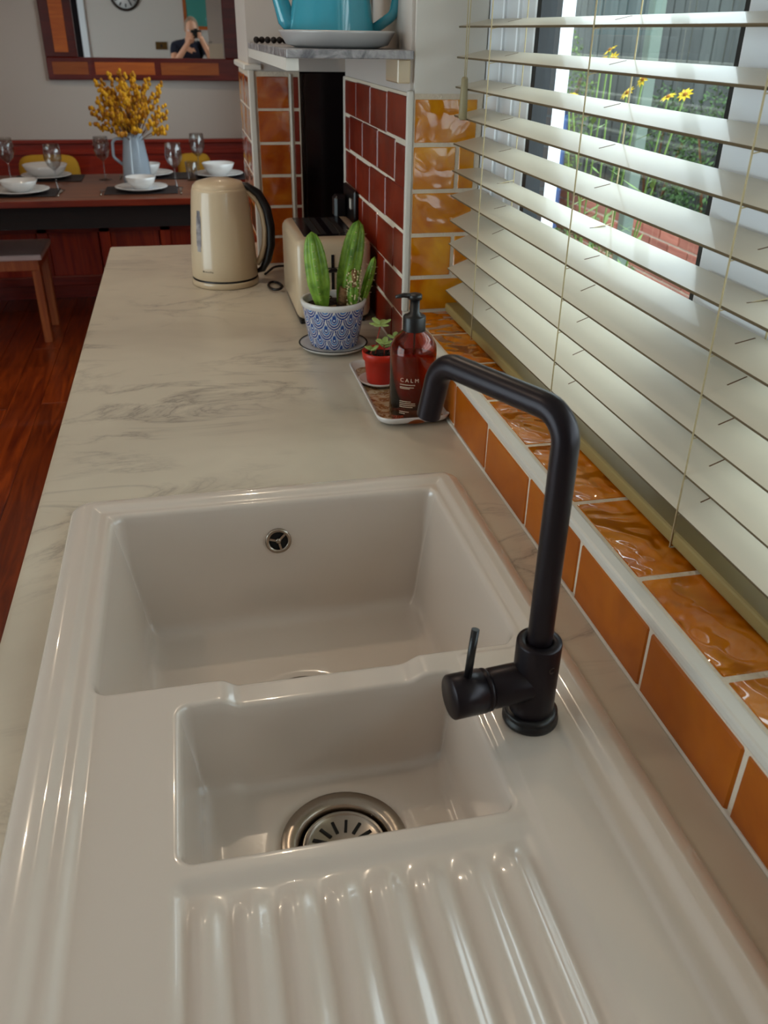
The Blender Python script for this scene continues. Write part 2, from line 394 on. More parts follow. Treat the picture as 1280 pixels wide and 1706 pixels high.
# red wall tiles beyond the window
zr = [.9, .970, 1.0435, 1.1205, 1.197, 1.2715, 1.3455]
red = []
for i in range(6):
    off = 1.676 if i % 2 == 1 else 1.602
    ys = [1.518]; yy = off
    while yy < 2.11: ys.append(yy); yy += .152
    ys.append(2.118)
    red += [(a, b, zr[i], zr[i+1]) for a, b in zip(ys, ys[1:]) if b-a > .012]
tiles(WR, 'tile_red', red, 'x', XW-.004, XW+.006)
# reveal facing the camera at the far side of the window
zy = [.9835, 1.046, 1.1205, 1.195, 1.269, 1.3425]
rv = []
for i in range(5):
    xs = [.3795, .494] if i % 2 == 0 else [.3795, .4595, .494]
    rv += [(a, b, zy[i], zy[i+1]) for a, b in zip(xs, xs[1:])]
tiles(WR, 'tile_yellow', rv, 'y', 1.508, 1.5165)
wall_part('grout', XW+.006, .5, 1.5092, 1.517, .98, 1.3475)
# tile trims
mk('trim_1', B(XW-.006, .3855, -.35, 1.5095, .9735, .985, bev=.003, seg=2), 'trim', kind='structure')
mk('trim_2', B(XW-.006, .3805, 1.5065, 1.5175, .984, 1.352, bev=.003, seg=2), 'trim', kind='structure')
mk('trim_3', B(XW-.006, .381, 2.118, 2.13, .9, 1.3475, bev=.003, seg=2), 'trim', kind='structure')
mk('trim_4', B(XW-.0065, XW+.01, -.12, 2.118, .8995, .9035, bev=.0015), 'trim', kind='structure')

# chimney-breast pier at the end of the counter
PR0 = box_struct('wall_chimney', 'white_wall', .168, .5, 2.272, 2.62, 1.35, 2.5)
box_struct('wall_alcove', 'white_wall', .288, .62, 2.5, 2.62, 0, 1.35)
PR = mk('wall_pier', B(.1678, .288, 2.2693, 2.62, .9, 1.35), 'grout', kind='structure')
tiles(PR, 'tile_brown', [(.183, .2635, a, b) for a, b in zip([.9, .970, 1.044, 1.118, 1.193, 1.268, 1.342], [.970, 1.044, 1.118, 1.193, 1.268, 1.342, 1.343][:6])], 'y', 2.268, 2.278)
tiles(PR, 'tile_red', [(.269, .288, a, b) for a, b in zip([.9, .970, 1.044, 1.118, 1.193, 1.268], [.970, 1.044, 1.118, 1.193, 1.268, 1.342])], 'y', 2.2678, 2.278)
tiles(PR, 'tile_brown', [(a, b, c, d) for a, b in ((2.28, 2.43), (2.43, 2.615)) for c, d in zip([.9, .970, 1.044, 1.118, 1.193, 1.268], [.970, 1.044, 1.118, 1.193, 1.268, 1.342])], 'x', .166, .176)
mk('trim_5', B(.166, .1815, 2.265, 2.28, .9, 1.352, bev=.003, seg=2), 'trim', kind='structure')
mk('trim_6', B(.156, .2, 2.266, 2.62, 1.352, 1.366, bev=.003), 'white_paint', kind='structure')
mk('trim_7', B(.2635, .2685, 2.266, 2.28, .9, 1.345, bev=.001), 'trim', kind='structure')

# ------------------------------------------------------------------ worktop and cabinets
hx0, hx1, hy0, hy1 = -.150, .292, .03, .972
WT = thing('worktop', 'long pale marble-look worktop running under the sink and kettle', 'worktop')
bm = bmesh.new()
nx = [-.22, hx0, hx1, XW-.001]; ny = [-.12, hy0, hy1, 2.54]
bv = {}
for i, x in enumerate(nx):
    for j, y in enumerate(ny):
        for k, z in enumerate((.862, .9)): bv[i, j, k] = bm.verts.new((x, y, z))
for i in range(3):
    for j in range(3):
        if (i, j) == (1, 1): continue
        bm.faces.new((bv[i,j,1], bv[i+1,j,1], bv[i+1,j+1,1], bv[i,j+1,1])); bm.faces.new((bv[i,j,0], bv[i,j+1,0], bv[i+1,j+1,0], bv[i+1,j,0]))
def wq(a, b): bm.faces.new((bv[(*a,0)], bv[(*b,0)], bv[(*b,1)], bv[(*a,1)]))
for i in range(3): wq((i,0),(i+1,0)); wq((i+1,3),(i,3)); wq((3,i),(3,i+1)); wq((0,i+1),(0,i))
for a, b in (((1,2),(1,1)),((1,1),(2,1)),((2,1),(2,2)),((2,2),(1,2))): wq(b, a)
mk('slab', bm, 'marble', WT)
mk('edging', B(-.2235, -.2195, -.12, 2.54, .863, .8985), 'marble', WT)
# worktop continuation into the alcove beside the pier
tag(mk('alcove_worktop', B(.3755, .6, 2.133, 2.499, .862, .9), 'marble'), 'short pale worktop piece inside the dark alcove', 'worktop')
cab_lab = ['narrow red-brown base unit at the near end of the worktop', 'wide red-brown base cabinet below the white sink', 'red-brown base cabinet under the soap tray', 'red-brown base cabinet at the far end under the cream kettle']
for k, (y0, y1) in enumerate(((-.1, .0), (.0, 1.06), (1.06, 1.76), (1.76, 2.46))):
    c = thing('base_cabinet', cab_lab[k], 'cabinet', (0, 0, 0), group='base cabinets under the worktop')
    bm = bmesh.new()
    bx(bm, -.17, .36, y0+.002, y0+.018, .1, .86); bx(bm, -.17, .36, y1-.018, y1-.002, .1, .86); bx(bm, -.17, .36, y0+.018, y1-.018, .1, .118); bx(bm, .35, .36, y0+.018, y1-.018, .118, .86)
    mk('carcass', bm, 'cab', c)
    d = mk('door', B(-.19, -.171, y0+.004, y1-.004, .11, .855, bev=.002), 'cab', c)
    bm = bmesh.new(); tube(bm, [(-.19, y1-.05, .62), (-.215, y1-.05, .62), (-.215, y1-.05, .78), (-.19, y1-.05, .78)], .005, 8); mk('handle', bm, 'steel', d)
    mk('plinth', B(-.13, -.115, y0+.002, y1-.002, .0, .1), 'dark_wood', c)

# ------------------------------------------------------------------ sink (height field, one ceramic body)
def rrect(x, y, x0, x1, y0, y1, R):
    """signed distance, positive inside"""
    cx, cy, hx, hy = (x0+x1)/2, (y0+y1)/2, (x1-x0)/2, (y1-y0)/2
    qx = np.abs(x-cx)-hx+R; qy = np.abs(y-cy)-hy+R
    return -(np.minimum(np.maximum(qx, qy), 0)+np.hypot(np.maximum(qx, 0), np.maximum(qy, 0))-R)
def wall_profile(depth, taper, r1, r2):
    pts = []; tt = math.atan2(depth, taper)
    a_end = tt
    for i in range(9):
        a = a_end*i/8; pts.append((r1*math.sin(a), -(r1-r1*math.cos(a))))
    # bottom fillet arc ends horizontal at floor
    x1, z1 = pts[-1]
    bot = []
    for i in range(11):
        a = a_end*(1-i/10); bot.append((-r2*math.sin(a), (r2-r2*math.cos(a))))
    zb = -depth+bot[0][1]; run = (z1-zb)/math.tan(tt)
    bxo = x1+run-bot[0][0]
    pts += [(bxo+bx_, -depth+bz) for bx_, bz in bot]
    P = np.array(pts); return P[:, 0], P[:, 1]
sx0, sx1, sy0, sy1 = -.179, .3265, .0, 1.003
def sstep(a, b, x):
    t = np.clip((x-a)/(b-a), 0, 1); return t*t*(3-2*t)
def dense(lo, hi, base, zones):
    out = [lo]; x = lo
    while x < hi:
        s = base
        for (c, w, st) in zones:
            if abs(x+st/2-c) < w: s = min(s, st)
        x += s; out.append(min(x, hi))
    return np.array(out)
gx = dense(sx0, sx1, .0042, [(-.128, .026, .0016), (-.05, .016, .0016), (.21, .018, .0016), (.27, .028, .0016), (-.165, .016, .0018), (.315, .014, .0018)])
gy = dense(sy0, sy1, .0055, [(.612, .022, .0016), (.42, .022, .0016), (.94, .03, .0018), (.99, .015, .002), (.01, .012, .002), (.60, .03, .0018)])
X, Y = np.meshgrid(gx, gy)
dO = rrect(X, Y, sx0, sx1, sy0, sy1, .028)
top = .917
zr_ = np.where(dO < .022, .9015+(top-.9015)*np.sqrt(np.clip(1-(1-np.clip(dO, 0, .022)/.022)**2, 0, 1)), top)
H = zr_ - .0048*sstep(.027, .040, dO) - .0052*sstep(.045, .058, dO)
# drainer: recessed tray with ribs
dD = rrect(X, Y, -.058, .214, .03, .418, .012)
H -= .0055*sstep(-.002, .013, dD)
rib_i = (X-(-.034))/.0318
ribmask = sstep(.408, .380, Y)*sstep(.045, .065, Y)*(rib_i > -.5)*(rib_i < 7.5)
H += ribmask*.0064*(.5+.5*np.cos(2*PI*rib_i))
# left flat between ledge line and drainer a touch higher
# bowls
def bowl(H, x0, x1, y0, y1, R, depth, taper, r1, r2, fall):
    d = rrect(X, Y, x0, x1, y0, y1, R); px, pz = wall_profile(depth, taper, r1, r2)
    return np.interp(np.clip(d, 0, None), px, pz), d
z1, d1 = bowl(H, -.131, .286, .626, .958, .020, .158, .030, .006, .024, 0)
z2, d2 = bowl(H, -.054, .212, .427, .604, .015, .094, .014, .005, .014, 0)
dip = .0085*sstep(-.012, .006, X)*sstep(.182, .160, X)*sstep(.585, .60, Y)*sstep(.65, .63, Y)
dip = np.where((Y > .604) & (Y < .626), dip, np.where(Y >= .626, .0085*sstep(-.012, .006, X)*sstep(.182, .160, X), .0085*sstep(-.012, .006, X)*sstep(.182, .160, X)))
near_div = sstep(.55, .604, Y)*sstep(.69, .626, Y)
H -= dip*near_div
Z = H + z1 + z2
# tap ledge slightly raised
Z += .003*sstep(.0, .010, rrect(X, Y, .214, .282, .10, .625, .01))*(d1 < 0)
# drain recesses
DR1 = (.080, .748); DR2 = (.083, .503)
for (cx, cy), fz in ((DR1, None), (DR2, None)):
    rr = np.hypot(X-cx, Y-cy); Z -= .004*sstep(.066, .056, rr)
Z = Z.clip(.70, None)
ny_, nx_ = Z.shape
verts = np.stack([X, Y, Z], -1).reshape(-1, 3).tolist()
idx = np.arange(ny_*nx_).reshape(ny_, nx_)
keep = (dO > -.0005)
cell = keep[:-1, :-1] & keep[1:, :-1] & keep[:-1, 1:] & keep[1:, 1:]
# drop cells under the drain rings so the wells show
for (cx, cy) in (DR1, DR2):
    rr = np.hypot(X-cx, Y-cy) < .0465
    cell &= ~(rr[:-1, :-1] & rr[1:, :-1] & rr[:-1, 1:] & rr[1:, 1:])
faces = []
for j, i in zip(*np.nonzero(cell)): faces.append((int(idx[j, i]), int(idx[j, i+1]), int(idx[j+1, i+1]), int(idx[j+1, i])))
me = bpy.data.meshes.new('basin'); me.from_pydata(verts, [], faces)
bm = bmesh.new(); bm.from_mesh(me)
bmesh.ops.delete(bm, geom=[v for v in bm.verts if not v.link_faces], context='VERTS')
be = [e_ for e_ in bm.edges if e_.is_boundary and (e_.verts[0].co.z > .88)]
ret = bmesh.ops.extrude_edge_only(bm, edges=be)
for v in ret['geom']:
    if isinstance(v, bmesh.types.BMVert): v.co.z = .9003
SK = thing('kitchen_sink', 'white ceramic one and a half bowl sink with ribbed drainer in the worktop', 'sink')
bo = mk('basin', bm, 'ceramic', SK, smooth=True)
def zat(x, y):
    return float(Z[np.argmin(abs(gy-y)), np.argmin(abs(gx-x))])
def drain(cx, cy, zf):
    bm = bmesh.new(); lathe(bm, [(.0545, .0), (.056, .0015), (.0545, .0032), (.044, .0016), (.0415, .0), (.0400, -.004), (.0395, -.02)], 48)
    a = mk('drain_ring', bm, 'steel', SK, (cx, cy, zf))
    bm = bmesh.new(); lathe(bm, [(.0372, -.012), (.0372, -.0035), (.036, -.0015), (.0345, -.0035), (.032, -.0062), (.0, -.0068)], 48)
    b = mk('strainer', bm, 'steel', a)
    bm = bmesh.new(); lathe(bm, [(0, -.003), (.0045, -.003), (.006, -.0045), (.006, -.0067)], 16)
    bx(bm, -.0035, .0035, -.001, .001, -.004, .001)
    for k in range(14):
        t = 2*PI*k/14; c_, s_ = math.cos(t), math.sin(t); mm = Matrix.Rotation(t, 4, 'Z')
        n0 = len(bm.verts); q = bx(bm, .016, .029, -.0013, .0013, -.0068, -.0052, mi=1)
        for v in {v for ff in q for v in ff.verts}: v.co = mm @ v.co
    mk('strainer_slots', bm, ['steel', 'void'], b)
drain(*DR1, zat(DR1[0]+.05, DR1[1])+.003); drain(*DR2, zat(DR2[0]+.05, DR2[1])+.003)
# overflow on the far wall of the large bowl
jz = [(float(gy[j]), float(Z[j, int(np.argmin(abs(gx-.074)))])) for j in range(len(gy)) if .88 < gy[j] < .958]
oy = min(jz, key=lambda q: abs(q[1]-.861))[0]
ovM = Matrix.Translation((.074, oy-.0012, .861)) @ Matrix.Rotation(PI/2-.19, 4, 'X')
bm = bmesh.new(); lathe(bm, [(.0165, -.003), (.017, .0005), (.0155, .0022), (.0125, .0018), (.0118, -.001)], 32, M4=ovM); ov = mk('overflow_ring', bm, 'steel', SK)
bm = bmesh.new(); lathe(bm, [(.0, -.0012), (.012, -.0012)], 24, M4=ovM); mk('overflow_hole', bm, 'void', ov)
bm = bmesh.new()
for k in range(3):
    t = 2*PI*k/3+PI/6+.25; q = bx(bm, 0, .012, -.0014, .0014, -.0008, .0014)
    mm = ovM @ Matrix.Rotation(t, 4, 'Z')
    for v in {v for ff in q for v in ff.verts}: v.co = mm @ v.co
lathe(bm, [(0, .0022), (.0035, .002), (.0035, -.0008)], 12, M4=ovM); mk('overflow_spokes', bm, 'steel', ov)

# ------------------------------------------------------------------ mixer tap
tx, ty, tz = .253, .522, .9095
TP = thing('mixer_tap', 'matt black mixer tap with angled swivel spout on the sink ledge', 'tap', (tx, ty, tz))
def P(x, y, z): return (x-tx, y-ty, z-tz)
bm = bmesh.new(); lathe(bm, [(0, 0), (.0235, 0), (.0245, .002), (.0245, .005), (.0225, .0068), (.0225, .0085), (.0235, .010), (.0232, .0125), (.0195, .0135), (.0, .0135)], 40); mk('base_ring', bm, 'black_rubber', TP)
bm = bmesh.new(); lathe(bm, [(.0192, .0125), (.0192, .0845), (.0186, .0862), (.0115, .0865), (.0108, .0845)], 40)
hM = Matrix.Translation((0, 0, .0445)) @ Matrix.Rotation(PI+.107, 4, 'Z') @ Matrix.Rotation(PI/2, 4, 'Y')
lathe(bm, [(.0175, .004), (.0175, .0405), (.0165, .042), (.0165, .0445), (.0, .0445)], 36, M4=hM)
mk('tap_body', bm, 'black_metal', TP)
bm = bmesh.new(); lathe(bm, [(0, .0443), (.0178, .0443), (.0186, .0455), (.0186, .0475), (.017, .0482), (.017, .0492), (.0190, .0500), (.0190, .0775), (.0180, .0787), (0, .0787)], 36, M4=hM)
hk = mk('handle', bm, 'black_metal', TP)
bm = bmesh.new(); q0 = hM @ Vector((0, 0, .064)); tube(bm, [q0+Vector((0, 0, .012)), q0+Vector((.003, .003, .04)), q0+Vector((.006, .006, .062))], .0034, 12); mk('lever', bm, 'black_rubber', hk)
bm = bmesh.new()
ex, ey, ez = .193, .647, 1.198
dx, dy = -.4352, .9004
pts = arc_path([P(tx, ty, .99), P(tx, ty, ez), P(ex, ey, ez), P(ex+dx*.013, ey+dy*.013, 1.146)], .024, 10)
# re-round: wide bend at riser, tight at outlet
tube(bm, pts, .0105, 28, caps=False); n_ = len(pts)
mk('spout', bm, 'black_metal', TP)
bm = bmesh.new(); e1 = Vector(pts[-1]); e0 = Vector(pts[-2]); dd = (e1-e0).normalized()
tube(bm, [e1-dd*.003, e1-dd*.0028], .0098, 20); mk('aerator', bm, 'dark_steel', TP)
bm = bmesh.new(); gM = Matrix.Translation((0, 0, .067)) @ Matrix.Rotation(-1.25, 4, 'Z') @ Matrix.Rotation(PI/2, 4, 'Y')
lathe(bm, [(0, .0186), (.0022, .0186), (.0022, .0194), (.003, .0195), (.003, .0188)], 14, M4=gM); mk('grub_screw', bm, 'dark_steel', TP)

# ------------------------------------------------------------------ venetian blind
BL = thing('venetian_blind', 'cream wooden venetian blind with tilted slats in the kitchen window', 'blind', (.448, .583, .985))
y0, y1 = -.915, .915
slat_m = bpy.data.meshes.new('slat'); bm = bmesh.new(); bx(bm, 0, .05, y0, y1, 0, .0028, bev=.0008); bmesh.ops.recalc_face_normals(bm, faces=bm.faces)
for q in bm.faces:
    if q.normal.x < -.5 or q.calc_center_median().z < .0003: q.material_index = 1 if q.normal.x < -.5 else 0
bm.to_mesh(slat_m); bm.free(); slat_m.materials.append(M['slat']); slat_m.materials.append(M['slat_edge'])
zs = [1.443, 1.399, 1.356, 1.314, 1.271, 1.228, 1.186, 1.146, 1.105, 1.062, 1.022]
zs = [z for z in zs] ; k = 1
while 1.443+.0425*k < 2.05: zs.insert(0, 1.443+.0425*k); k += 1
slot_me = {}
CY = [1.331-.583, .985-.583, .655-.583, .30-.583, -.05-.583]
bm = bmesh.new(); bx(bm, .024, .044, -.0008, .0008, .0026, .0031)
sm = bpy.data.meshes.new('cord_slot'); bm.to_mesh(sm); bm.free(); sm.materials.append(M['slot'])
for i, z in enumerate(zs):
    tilt = 12.0
    if abs(z-1.228) < .002: tilt = 4.0
    elif z < 1.03: tilt = 22
    elif z < 1.16: tilt = 21+random.uniform(-1, 1)
    dz = random.uniform(-.0006, .0006)
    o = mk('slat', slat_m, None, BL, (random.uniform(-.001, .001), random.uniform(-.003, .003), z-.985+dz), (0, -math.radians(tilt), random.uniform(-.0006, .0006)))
    if z < 1.45:
        for cy in CY[:3]: mk('cord_slot', sm, None, o, (0, cy, 0))
mk('bottom_rail', B(.0, .05, y0, y1, .0, .016, bev=.003, seg=2), 'rail', BL)
mk('head_rail', B(-.004, .052, y0, y1, 1.082, 1.13, bev=.002), 'slat', BL)
for cy in CY:
    bm = bmesh.new()
    zt = 1.09
    tube(bm, [(-.0012, cy, -.002), (-.0012, cy+.001, .4), (-.0012, cy, zt)], .0009, 6)
    tube(bm, [(.0515, cy, .0), (.0515, cy, zt)], .0009, 6)
    tube(bm, [(-.0012, cy, -.002), (.02, cy, -.0035)], .0009, 6)
    for z in zs:
        if z < 2.05: tube(bm, [(-.0012, cy, z-.9865), (.0515, cy, z-.9865+.0105)], .0006, 5)
    mk('ladder_cord', bm, 'cordm', BL)
bm = bmesh.new(); cy = 1.425-.583
tube(bm, [(-.0085, cy, .385), (-.009, cy+.002, .7), (-.006, cy+.004, 1.09)], .0008, 6); tube(bm, [(-.0075, cy-.004, .385), (-.0065, cy-.014, .7), (-.006, cy-.02, 1.09)], .0008, 6)
pc = mk('pull_cord', bm, 'cordm', BL)
bm = bmesh.new(); lathe(bm, [(0, .330), (.0052, .330), (.0068, .332), (.0062, .36), (.0052, .388), (.0035, .391), (0, .391)], 16, -.008, cy); mk('cord_tassel', bm, 'tassel', pc)

# ------------------------------------------------------------------ kitchen window
W1 = mk('window_1', bmesh.new(), 'upvc', kind='structure')
def wf(name, mat, *a, bev=.002): return mk(name, B(*a, bev=bev), mat, W1)
wf('window_frame', 'upvc', .502, .575, 1.445, 1.512, .98, 2.12)
wf('window_frame', 'upvc', .508, .560, 1.395, 1.447, 1.03, 2.08)
wf('window_frame', 'upvc', .514, .550, 1.338, 1.397, 1.05, 2.04)
wf('gasket', 'gasket', .516, .548, 1.322, 1.339, 1.055, 2.03, bev=0)
wf('window_frame', 'upvc', .502, .575, -.36, 1.446, .98, 1.035)
wf('window_frame', 'upvc', .510, .558, -.3, 1.396, 1.034, 1.056)
wf('window_frame', 'upvc', .502, .575, -.36, 1.5, 2.06, 2.122)
wf('window_frame', 'upvc', .502, .575, .655, .770, 1.03, 2.07)
wf('window_frame', 'upvc', .510, .56, .769, .800, 1.05, 2.05)
wf('window_frame', 'upvc', .510, .56, .625, .656, 1.05, 2.05)
wf('gasket', 'gasket', .514, .55, .799, .812, 1.055, 2.04, bev=0)
wf('window_frame', 'upvc', .502, .575, -.36, -.28, .98, 2.1)
wf('pane', 'pane', .528, .532, .811, 1.323, 1.055, 2.06, bev=0)
wf('pane', 'pane', .528, .532, -.28, .626, 1.055, 2.06, bev=0)
wf('outer_sill', 'upvc', .578, .82, -.36, 1.48, 1.0, 1.045)
# outer leaf of the wall with its white outer post
mk('wall_outer', B(.62, .70, 1.655, 2.60, 0, 2.6), 'slate', kind='structure')
mk('wall_outer', B(.62, .70, -1.8, -.35, 0, 2.6), 'slate', kind='structure')
mk('wall_outer', B(.62, .70, -.35, 1.655, 0, .96), 'slate', kind='structure')
mk('trim_8', B(.60, .64, 1.485, 1.58, .96, 2.4, bev=.003), 'upvc', kind='structure')

# ------------------------------------------------------------------ shelf, coffee pot, trays
SH = thing('shelf', 'grey marble shelf slab above the red tiles', 'shelf', (0, 0, 0))
mk('marble_slab', B(.17, XW-.001, 1.49, 2.271, 1.3975, 1.4105, bev=.0015), 'grey_marble', SH)
mk('support_batten', B(.1705, .19, 1.50, 2.271, 1.38, 1.3975), 'white_paint', SH)
mk('bracket', B(.352, XW-.001, 1.51, 1.60, 1.362, 1.3975, bev=.002), 'cream', SH)
tag(mk('serving_tray', (lambda bm: (lathe(bm, [(.0, .0), (.080, .0), (.100, .005), (.112, .022), (.1135, .024), (.112, .026), (.108, .022), (.097, .0085), (.08, .0045), (0, .0045)], 48), bm)[1])(bmesh.new()), 'grey_ceramic', loc=(.272, 1.625, 1.4105)), 'pale grey oval serving tray under the turquoise coffee pot', 'tray')
bpy.data.objects['serving_tray'].scale = (.86, 1, 1)
CP = thing('coffee_pot', 'turquoise enamel coffee pot standing on the marble shelf', 'pot', (.268, 1.65, 1.4155), rz=-.25)
bm = bmesh.new(); lathe(bm, [(0, 0), (.066, 0), (.071, .003), (.0745, .008), (.0725, .018), (.068, .055), (.060, .11), (.053, .15), (.0525, .153), (.051, .15), (.049, .14), (0, .14)], 48); mk('pot_body', bm, 'turq', CP)
bm = bmesh.new(); lathe(bm, [(.054, .152), (.050, .158), (.03, .168), (.006, .172), (.006, .178), (.012, .184), (.009, .192), (0, .194)], 32); mk('lid', bm, 'turq', CP)
bm = bmesh.new(); tube(bm, arc_path([(.067, 0, .02), (.105, 0, .045), (.118, 0, .11), (.052, 0, .145)], .022, 6), .0085, 12); mk('handle', bm, 'turq', CP)
bm = bmesh.new(); tube(bm, [(-.058, 0, .022), (-.078, 0, .038), (-.092, 0, .08), (-.112, 0, .14), (-.118, 0, .15)], [.019, .016, .012, .009, .008], 14); mk('spout', bm, 'turq', CP)
for k, (x, la) in enumerate(((.352, 'grey metal baking tray leaning upright on the shelf, nearer the wall'), (.332, 'grey metal baking tray leaning upright on the shelf, nearer the coffee pot'))):
    o = mk('baking_tray', B(-.0015, .0015, -.11, .11, 0, .20, bev=.001), 'dark_steel', loc=(x, 1.93, 1.4107), rot=(0, .04, 0)); tag(o, la, 'tray', 'baking trays standing on the shelf')
bm = bmesh.new()
for k in range(11): ellipsoid(bm, (-.06+.012*k, .006*math.sin(k*1.3), .0065), (.0065, .0065, .0065), 8, 6)
tag(mk('bead_string', bm, 'dark_wood', loc=(.232, 2.05, 1.4105)), 'dark string of beads lying on the shelf left of the coffee pot', 'beads')

# ------------------------------------------------------------------ black panel in the alcove
AL = thing('fridge', 'tall black appliance with a metal edge in the dark alcove', 'appliance', (0, 0, 0))
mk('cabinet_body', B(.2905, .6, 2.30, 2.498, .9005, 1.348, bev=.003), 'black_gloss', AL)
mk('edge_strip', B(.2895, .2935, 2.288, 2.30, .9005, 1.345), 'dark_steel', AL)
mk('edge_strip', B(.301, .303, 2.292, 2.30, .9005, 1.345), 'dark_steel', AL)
# socket with plug on red wall
SO = thing('wall_socket', 'black double socket with plug on the red tiles behind the toaster', 'socket', (XW-.004, 2.02, 1.085))
mk('face_plate', B(-.010, .0, -.07, .07, -.042, .042, bev=.003), 'black_rubber', SO)
mk('plug', B(-.04, -.010, .012, .055, -.03, .02, bev=.006), 'black_rubber', SO)
mk('rocker_switch', B(-.014, -.010, -.045, -.03, .0, .022, bev=.001), 'trim', SO)

# ------------------------------------------------------------------ kettle
KT = thing('kettle', 'cream electric kettle with a black curved handle on the worktop', 'kettle', (.073, 2.105, .9), rz=-.12)
bm = bmesh.new(); lathe(bm, [(0, 0), (.076, 0), (.0795, .003), (.0795, .013), (.078, .015), (0, .015)], 48); kb = mk('power_base', bm, 'cream', KT)
bm = bmesh.new(); lathe(bm, [(.0775, .0148), (.0775, .0195), (0, .0195)], 48); mk('base_seam', bm, 'black_rubber', KT)
bm = bmesh.new(); lathe(bm, [(0, .019), (.077, .019), (.0785, .022), (.0775, .05), (.073, .12), (.0665, .19), (.0635, .213), (.0615, .220), (0, .220)], 56); mk('kettle_body', bm, 'cream', KT)
bm = bmesh.new(); lathe(bm, [(.0612, .2195), (.0605, .223), (.052, .231), (.03, .237), (0, .239)], 48); mk('lid', bm, 'cream', KT)
# handle, outer black arc and inner cream arc, both flattened
def flat_tube(pts, rw, rh, n=14):
    bm = bmesh.new(); tube(bm, pts, 1.0, n)
    k = 0; bm.verts.ensure_lookup_table()
    for i, p in enumerate(pts):
        pv = Vector(p)
        for j in range(n):
            v = bm.verts[i*n+j]; d = v.co-pv; a = rw[i]; b = rh[i]
            v.co = pv+Vector((d.x*b, d.y*a, d.z*b))
    return bm
hp = [(.038, 0, .226), (.062, 0, .222), (.088, 0, .205), (.106, 0, .172), (.113, 0, .13), (.112, 0, .09), (.103, 0, .055), (.09, 0, .032), (.076, 0, .026)]
mk('handle', flat_tube(hp, [.008, .014, .016, .016, .016, .016, .016, .014, .010], [.003, .008, .010, .011, .011, .011, .010, .008, .004]), 'black_rubber', KT, smooth=True)
hp2 = [(.05, 0, .214), (.068, 0, .207), (.086, 0, .188), (.096, 0, .160), (.1, 0, .125), (.097, 0, .09), (.089, 0, .062), (.078, 0, .045)]
mk('handle_lining', flat_tube(hp2, [.013]*8, [.007]*8), 'cream', KT, smooth=True)
bm = bmesh.new(); 
wa = math.radians(-133); 
for z0, z1, rr in ((.085, .175, .0),):
    for i in range(8):
        t0 = i/8; za = z0+(z1-z0)*t0; zb = z0+(z1-z0)*(t0+1/8)
        def rad(z): return np.interp(z, [.05, .12, .19], [.0775, .073, .0665])+.0006
        hw = [.075, .10, .105, .105, .105, .105, .10, .075][i]
        prev = None
        for z in (za, zb):
            row = [bm.verts.new((rad(z)*math.cos(wa+t), rad(z)*math.sin(wa+t), z)) for t in (-hw, -hw/2, 0, hw/2, hw)]
            if prev:
                for q in range(4): bm.faces.new((prev[q], prev[q+1], row[q+1], row[q]))
            prev = row
mk('water_gauge', bm, 'grey_marble', KT)
bm = bmesh.new()
for k, w in enumerate((.0035, .002, .0022, .0022, .002, .0018, .0025)):
    t = math.radians(-125)+k*.052; h = .0035 if k in (0, 5) else .0022
    q = bx(bm, .0776, .0782, -w/2, w/2, .040, .040+h); mm = Matrix.Rotation(t, 4, 'Z')
    for v in {v for ff in q for v in ff.verts}: v.co = mm @ v.co
mk('maker_mark', bm, 'inkdark', KT)
bm = bmesh.new(); tube(bm, arc_path([(.172, 2.15, .905), (.21, 2.22, .912), (.27, 2.18, .906), (.33, 2.08, .93), (.362, 2.04, 1.07)], .03, 6), .003, 8); tag(mk('power_cord', bm, 'black_rubber'), 'black kettle cord curling over the worktop behind the toaster', 'cord')
bm = bmesh.new(); tube(bm, [(.185+.016*math.cos(t), 2.03+.04*math.sin(t), .904+.0015*t/2) for t in np.linspace(0, 5.6, 24)], .0033, 8); tag(mk('cord_loop', bm, 'black_rubber'), 'small black loop of cord on the worktop left of the toaster', 'cord')

# ------------------------------------------------------------------ toaster
TO = thing('toaster', 'cream two slice toaster with black slots behind the cactus', 'toaster', (.279, 1.845, .9), rz=.0)
bm = bmesh.new(); bx(bm, -.078, .078, -.115, .14, .008, .172, bev=.018, seg=4); mk('toaster_shell', bm, 'cream', TO, smooth=True)
mk('toaster_foot', B(-.072, .066, -.108, .134, 0, .0085, bev=.002), 'black_rubber', TO)
tp = mk('slot_panel', B(-.056, .05, -.082, .115, .1715, .1735, bev=.0008), 'black_gloss', TO)
for x in (-.034, .006): mk('bread_slot', B(x, x+.026, -.07, .102, .1732, .1742), 'void', tp)
for x in (-.021, .019): mk('wire_guard', B(x-.001, x+.001, -.07, .102, .174, .176), 'steel', tp)
mk('lever_slot', B(-.006, .0, -.1162, -.1145, .05, .142), 'black_rubber', TO)
mk('lever_knob', B(-.034, .028, -.126, -.1155, .108, .117, bev=.003), 'black_rubber', TO)

# ------------------------------------------------------------------ cactus
CT = thing('cactus_pot', 'blue and white scallop pattern pot holding green cacti', 'plant', (.254, 1.592, .9))
SA = thing('plant_saucer', 'white round saucer with dark rim under the cactus pot', 'saucer', (.250, 1.575, .9))
bm = bmesh.new(); lathe(bm, [(0, 0), (.046, 0), (.062, .007), (.066, .012), (.0645, .013), (.058, .008), (.045, .0035), (0, .0035)], 40); mk('dish', bm, 'crockery', SA)
bm = bmesh.new(); lathe(bm, [(.0655, .0115), (.0668, .0125), (.0655, .0137), (.0635, .0128)], 40); mk('rim_line', bm, 'void', SA)
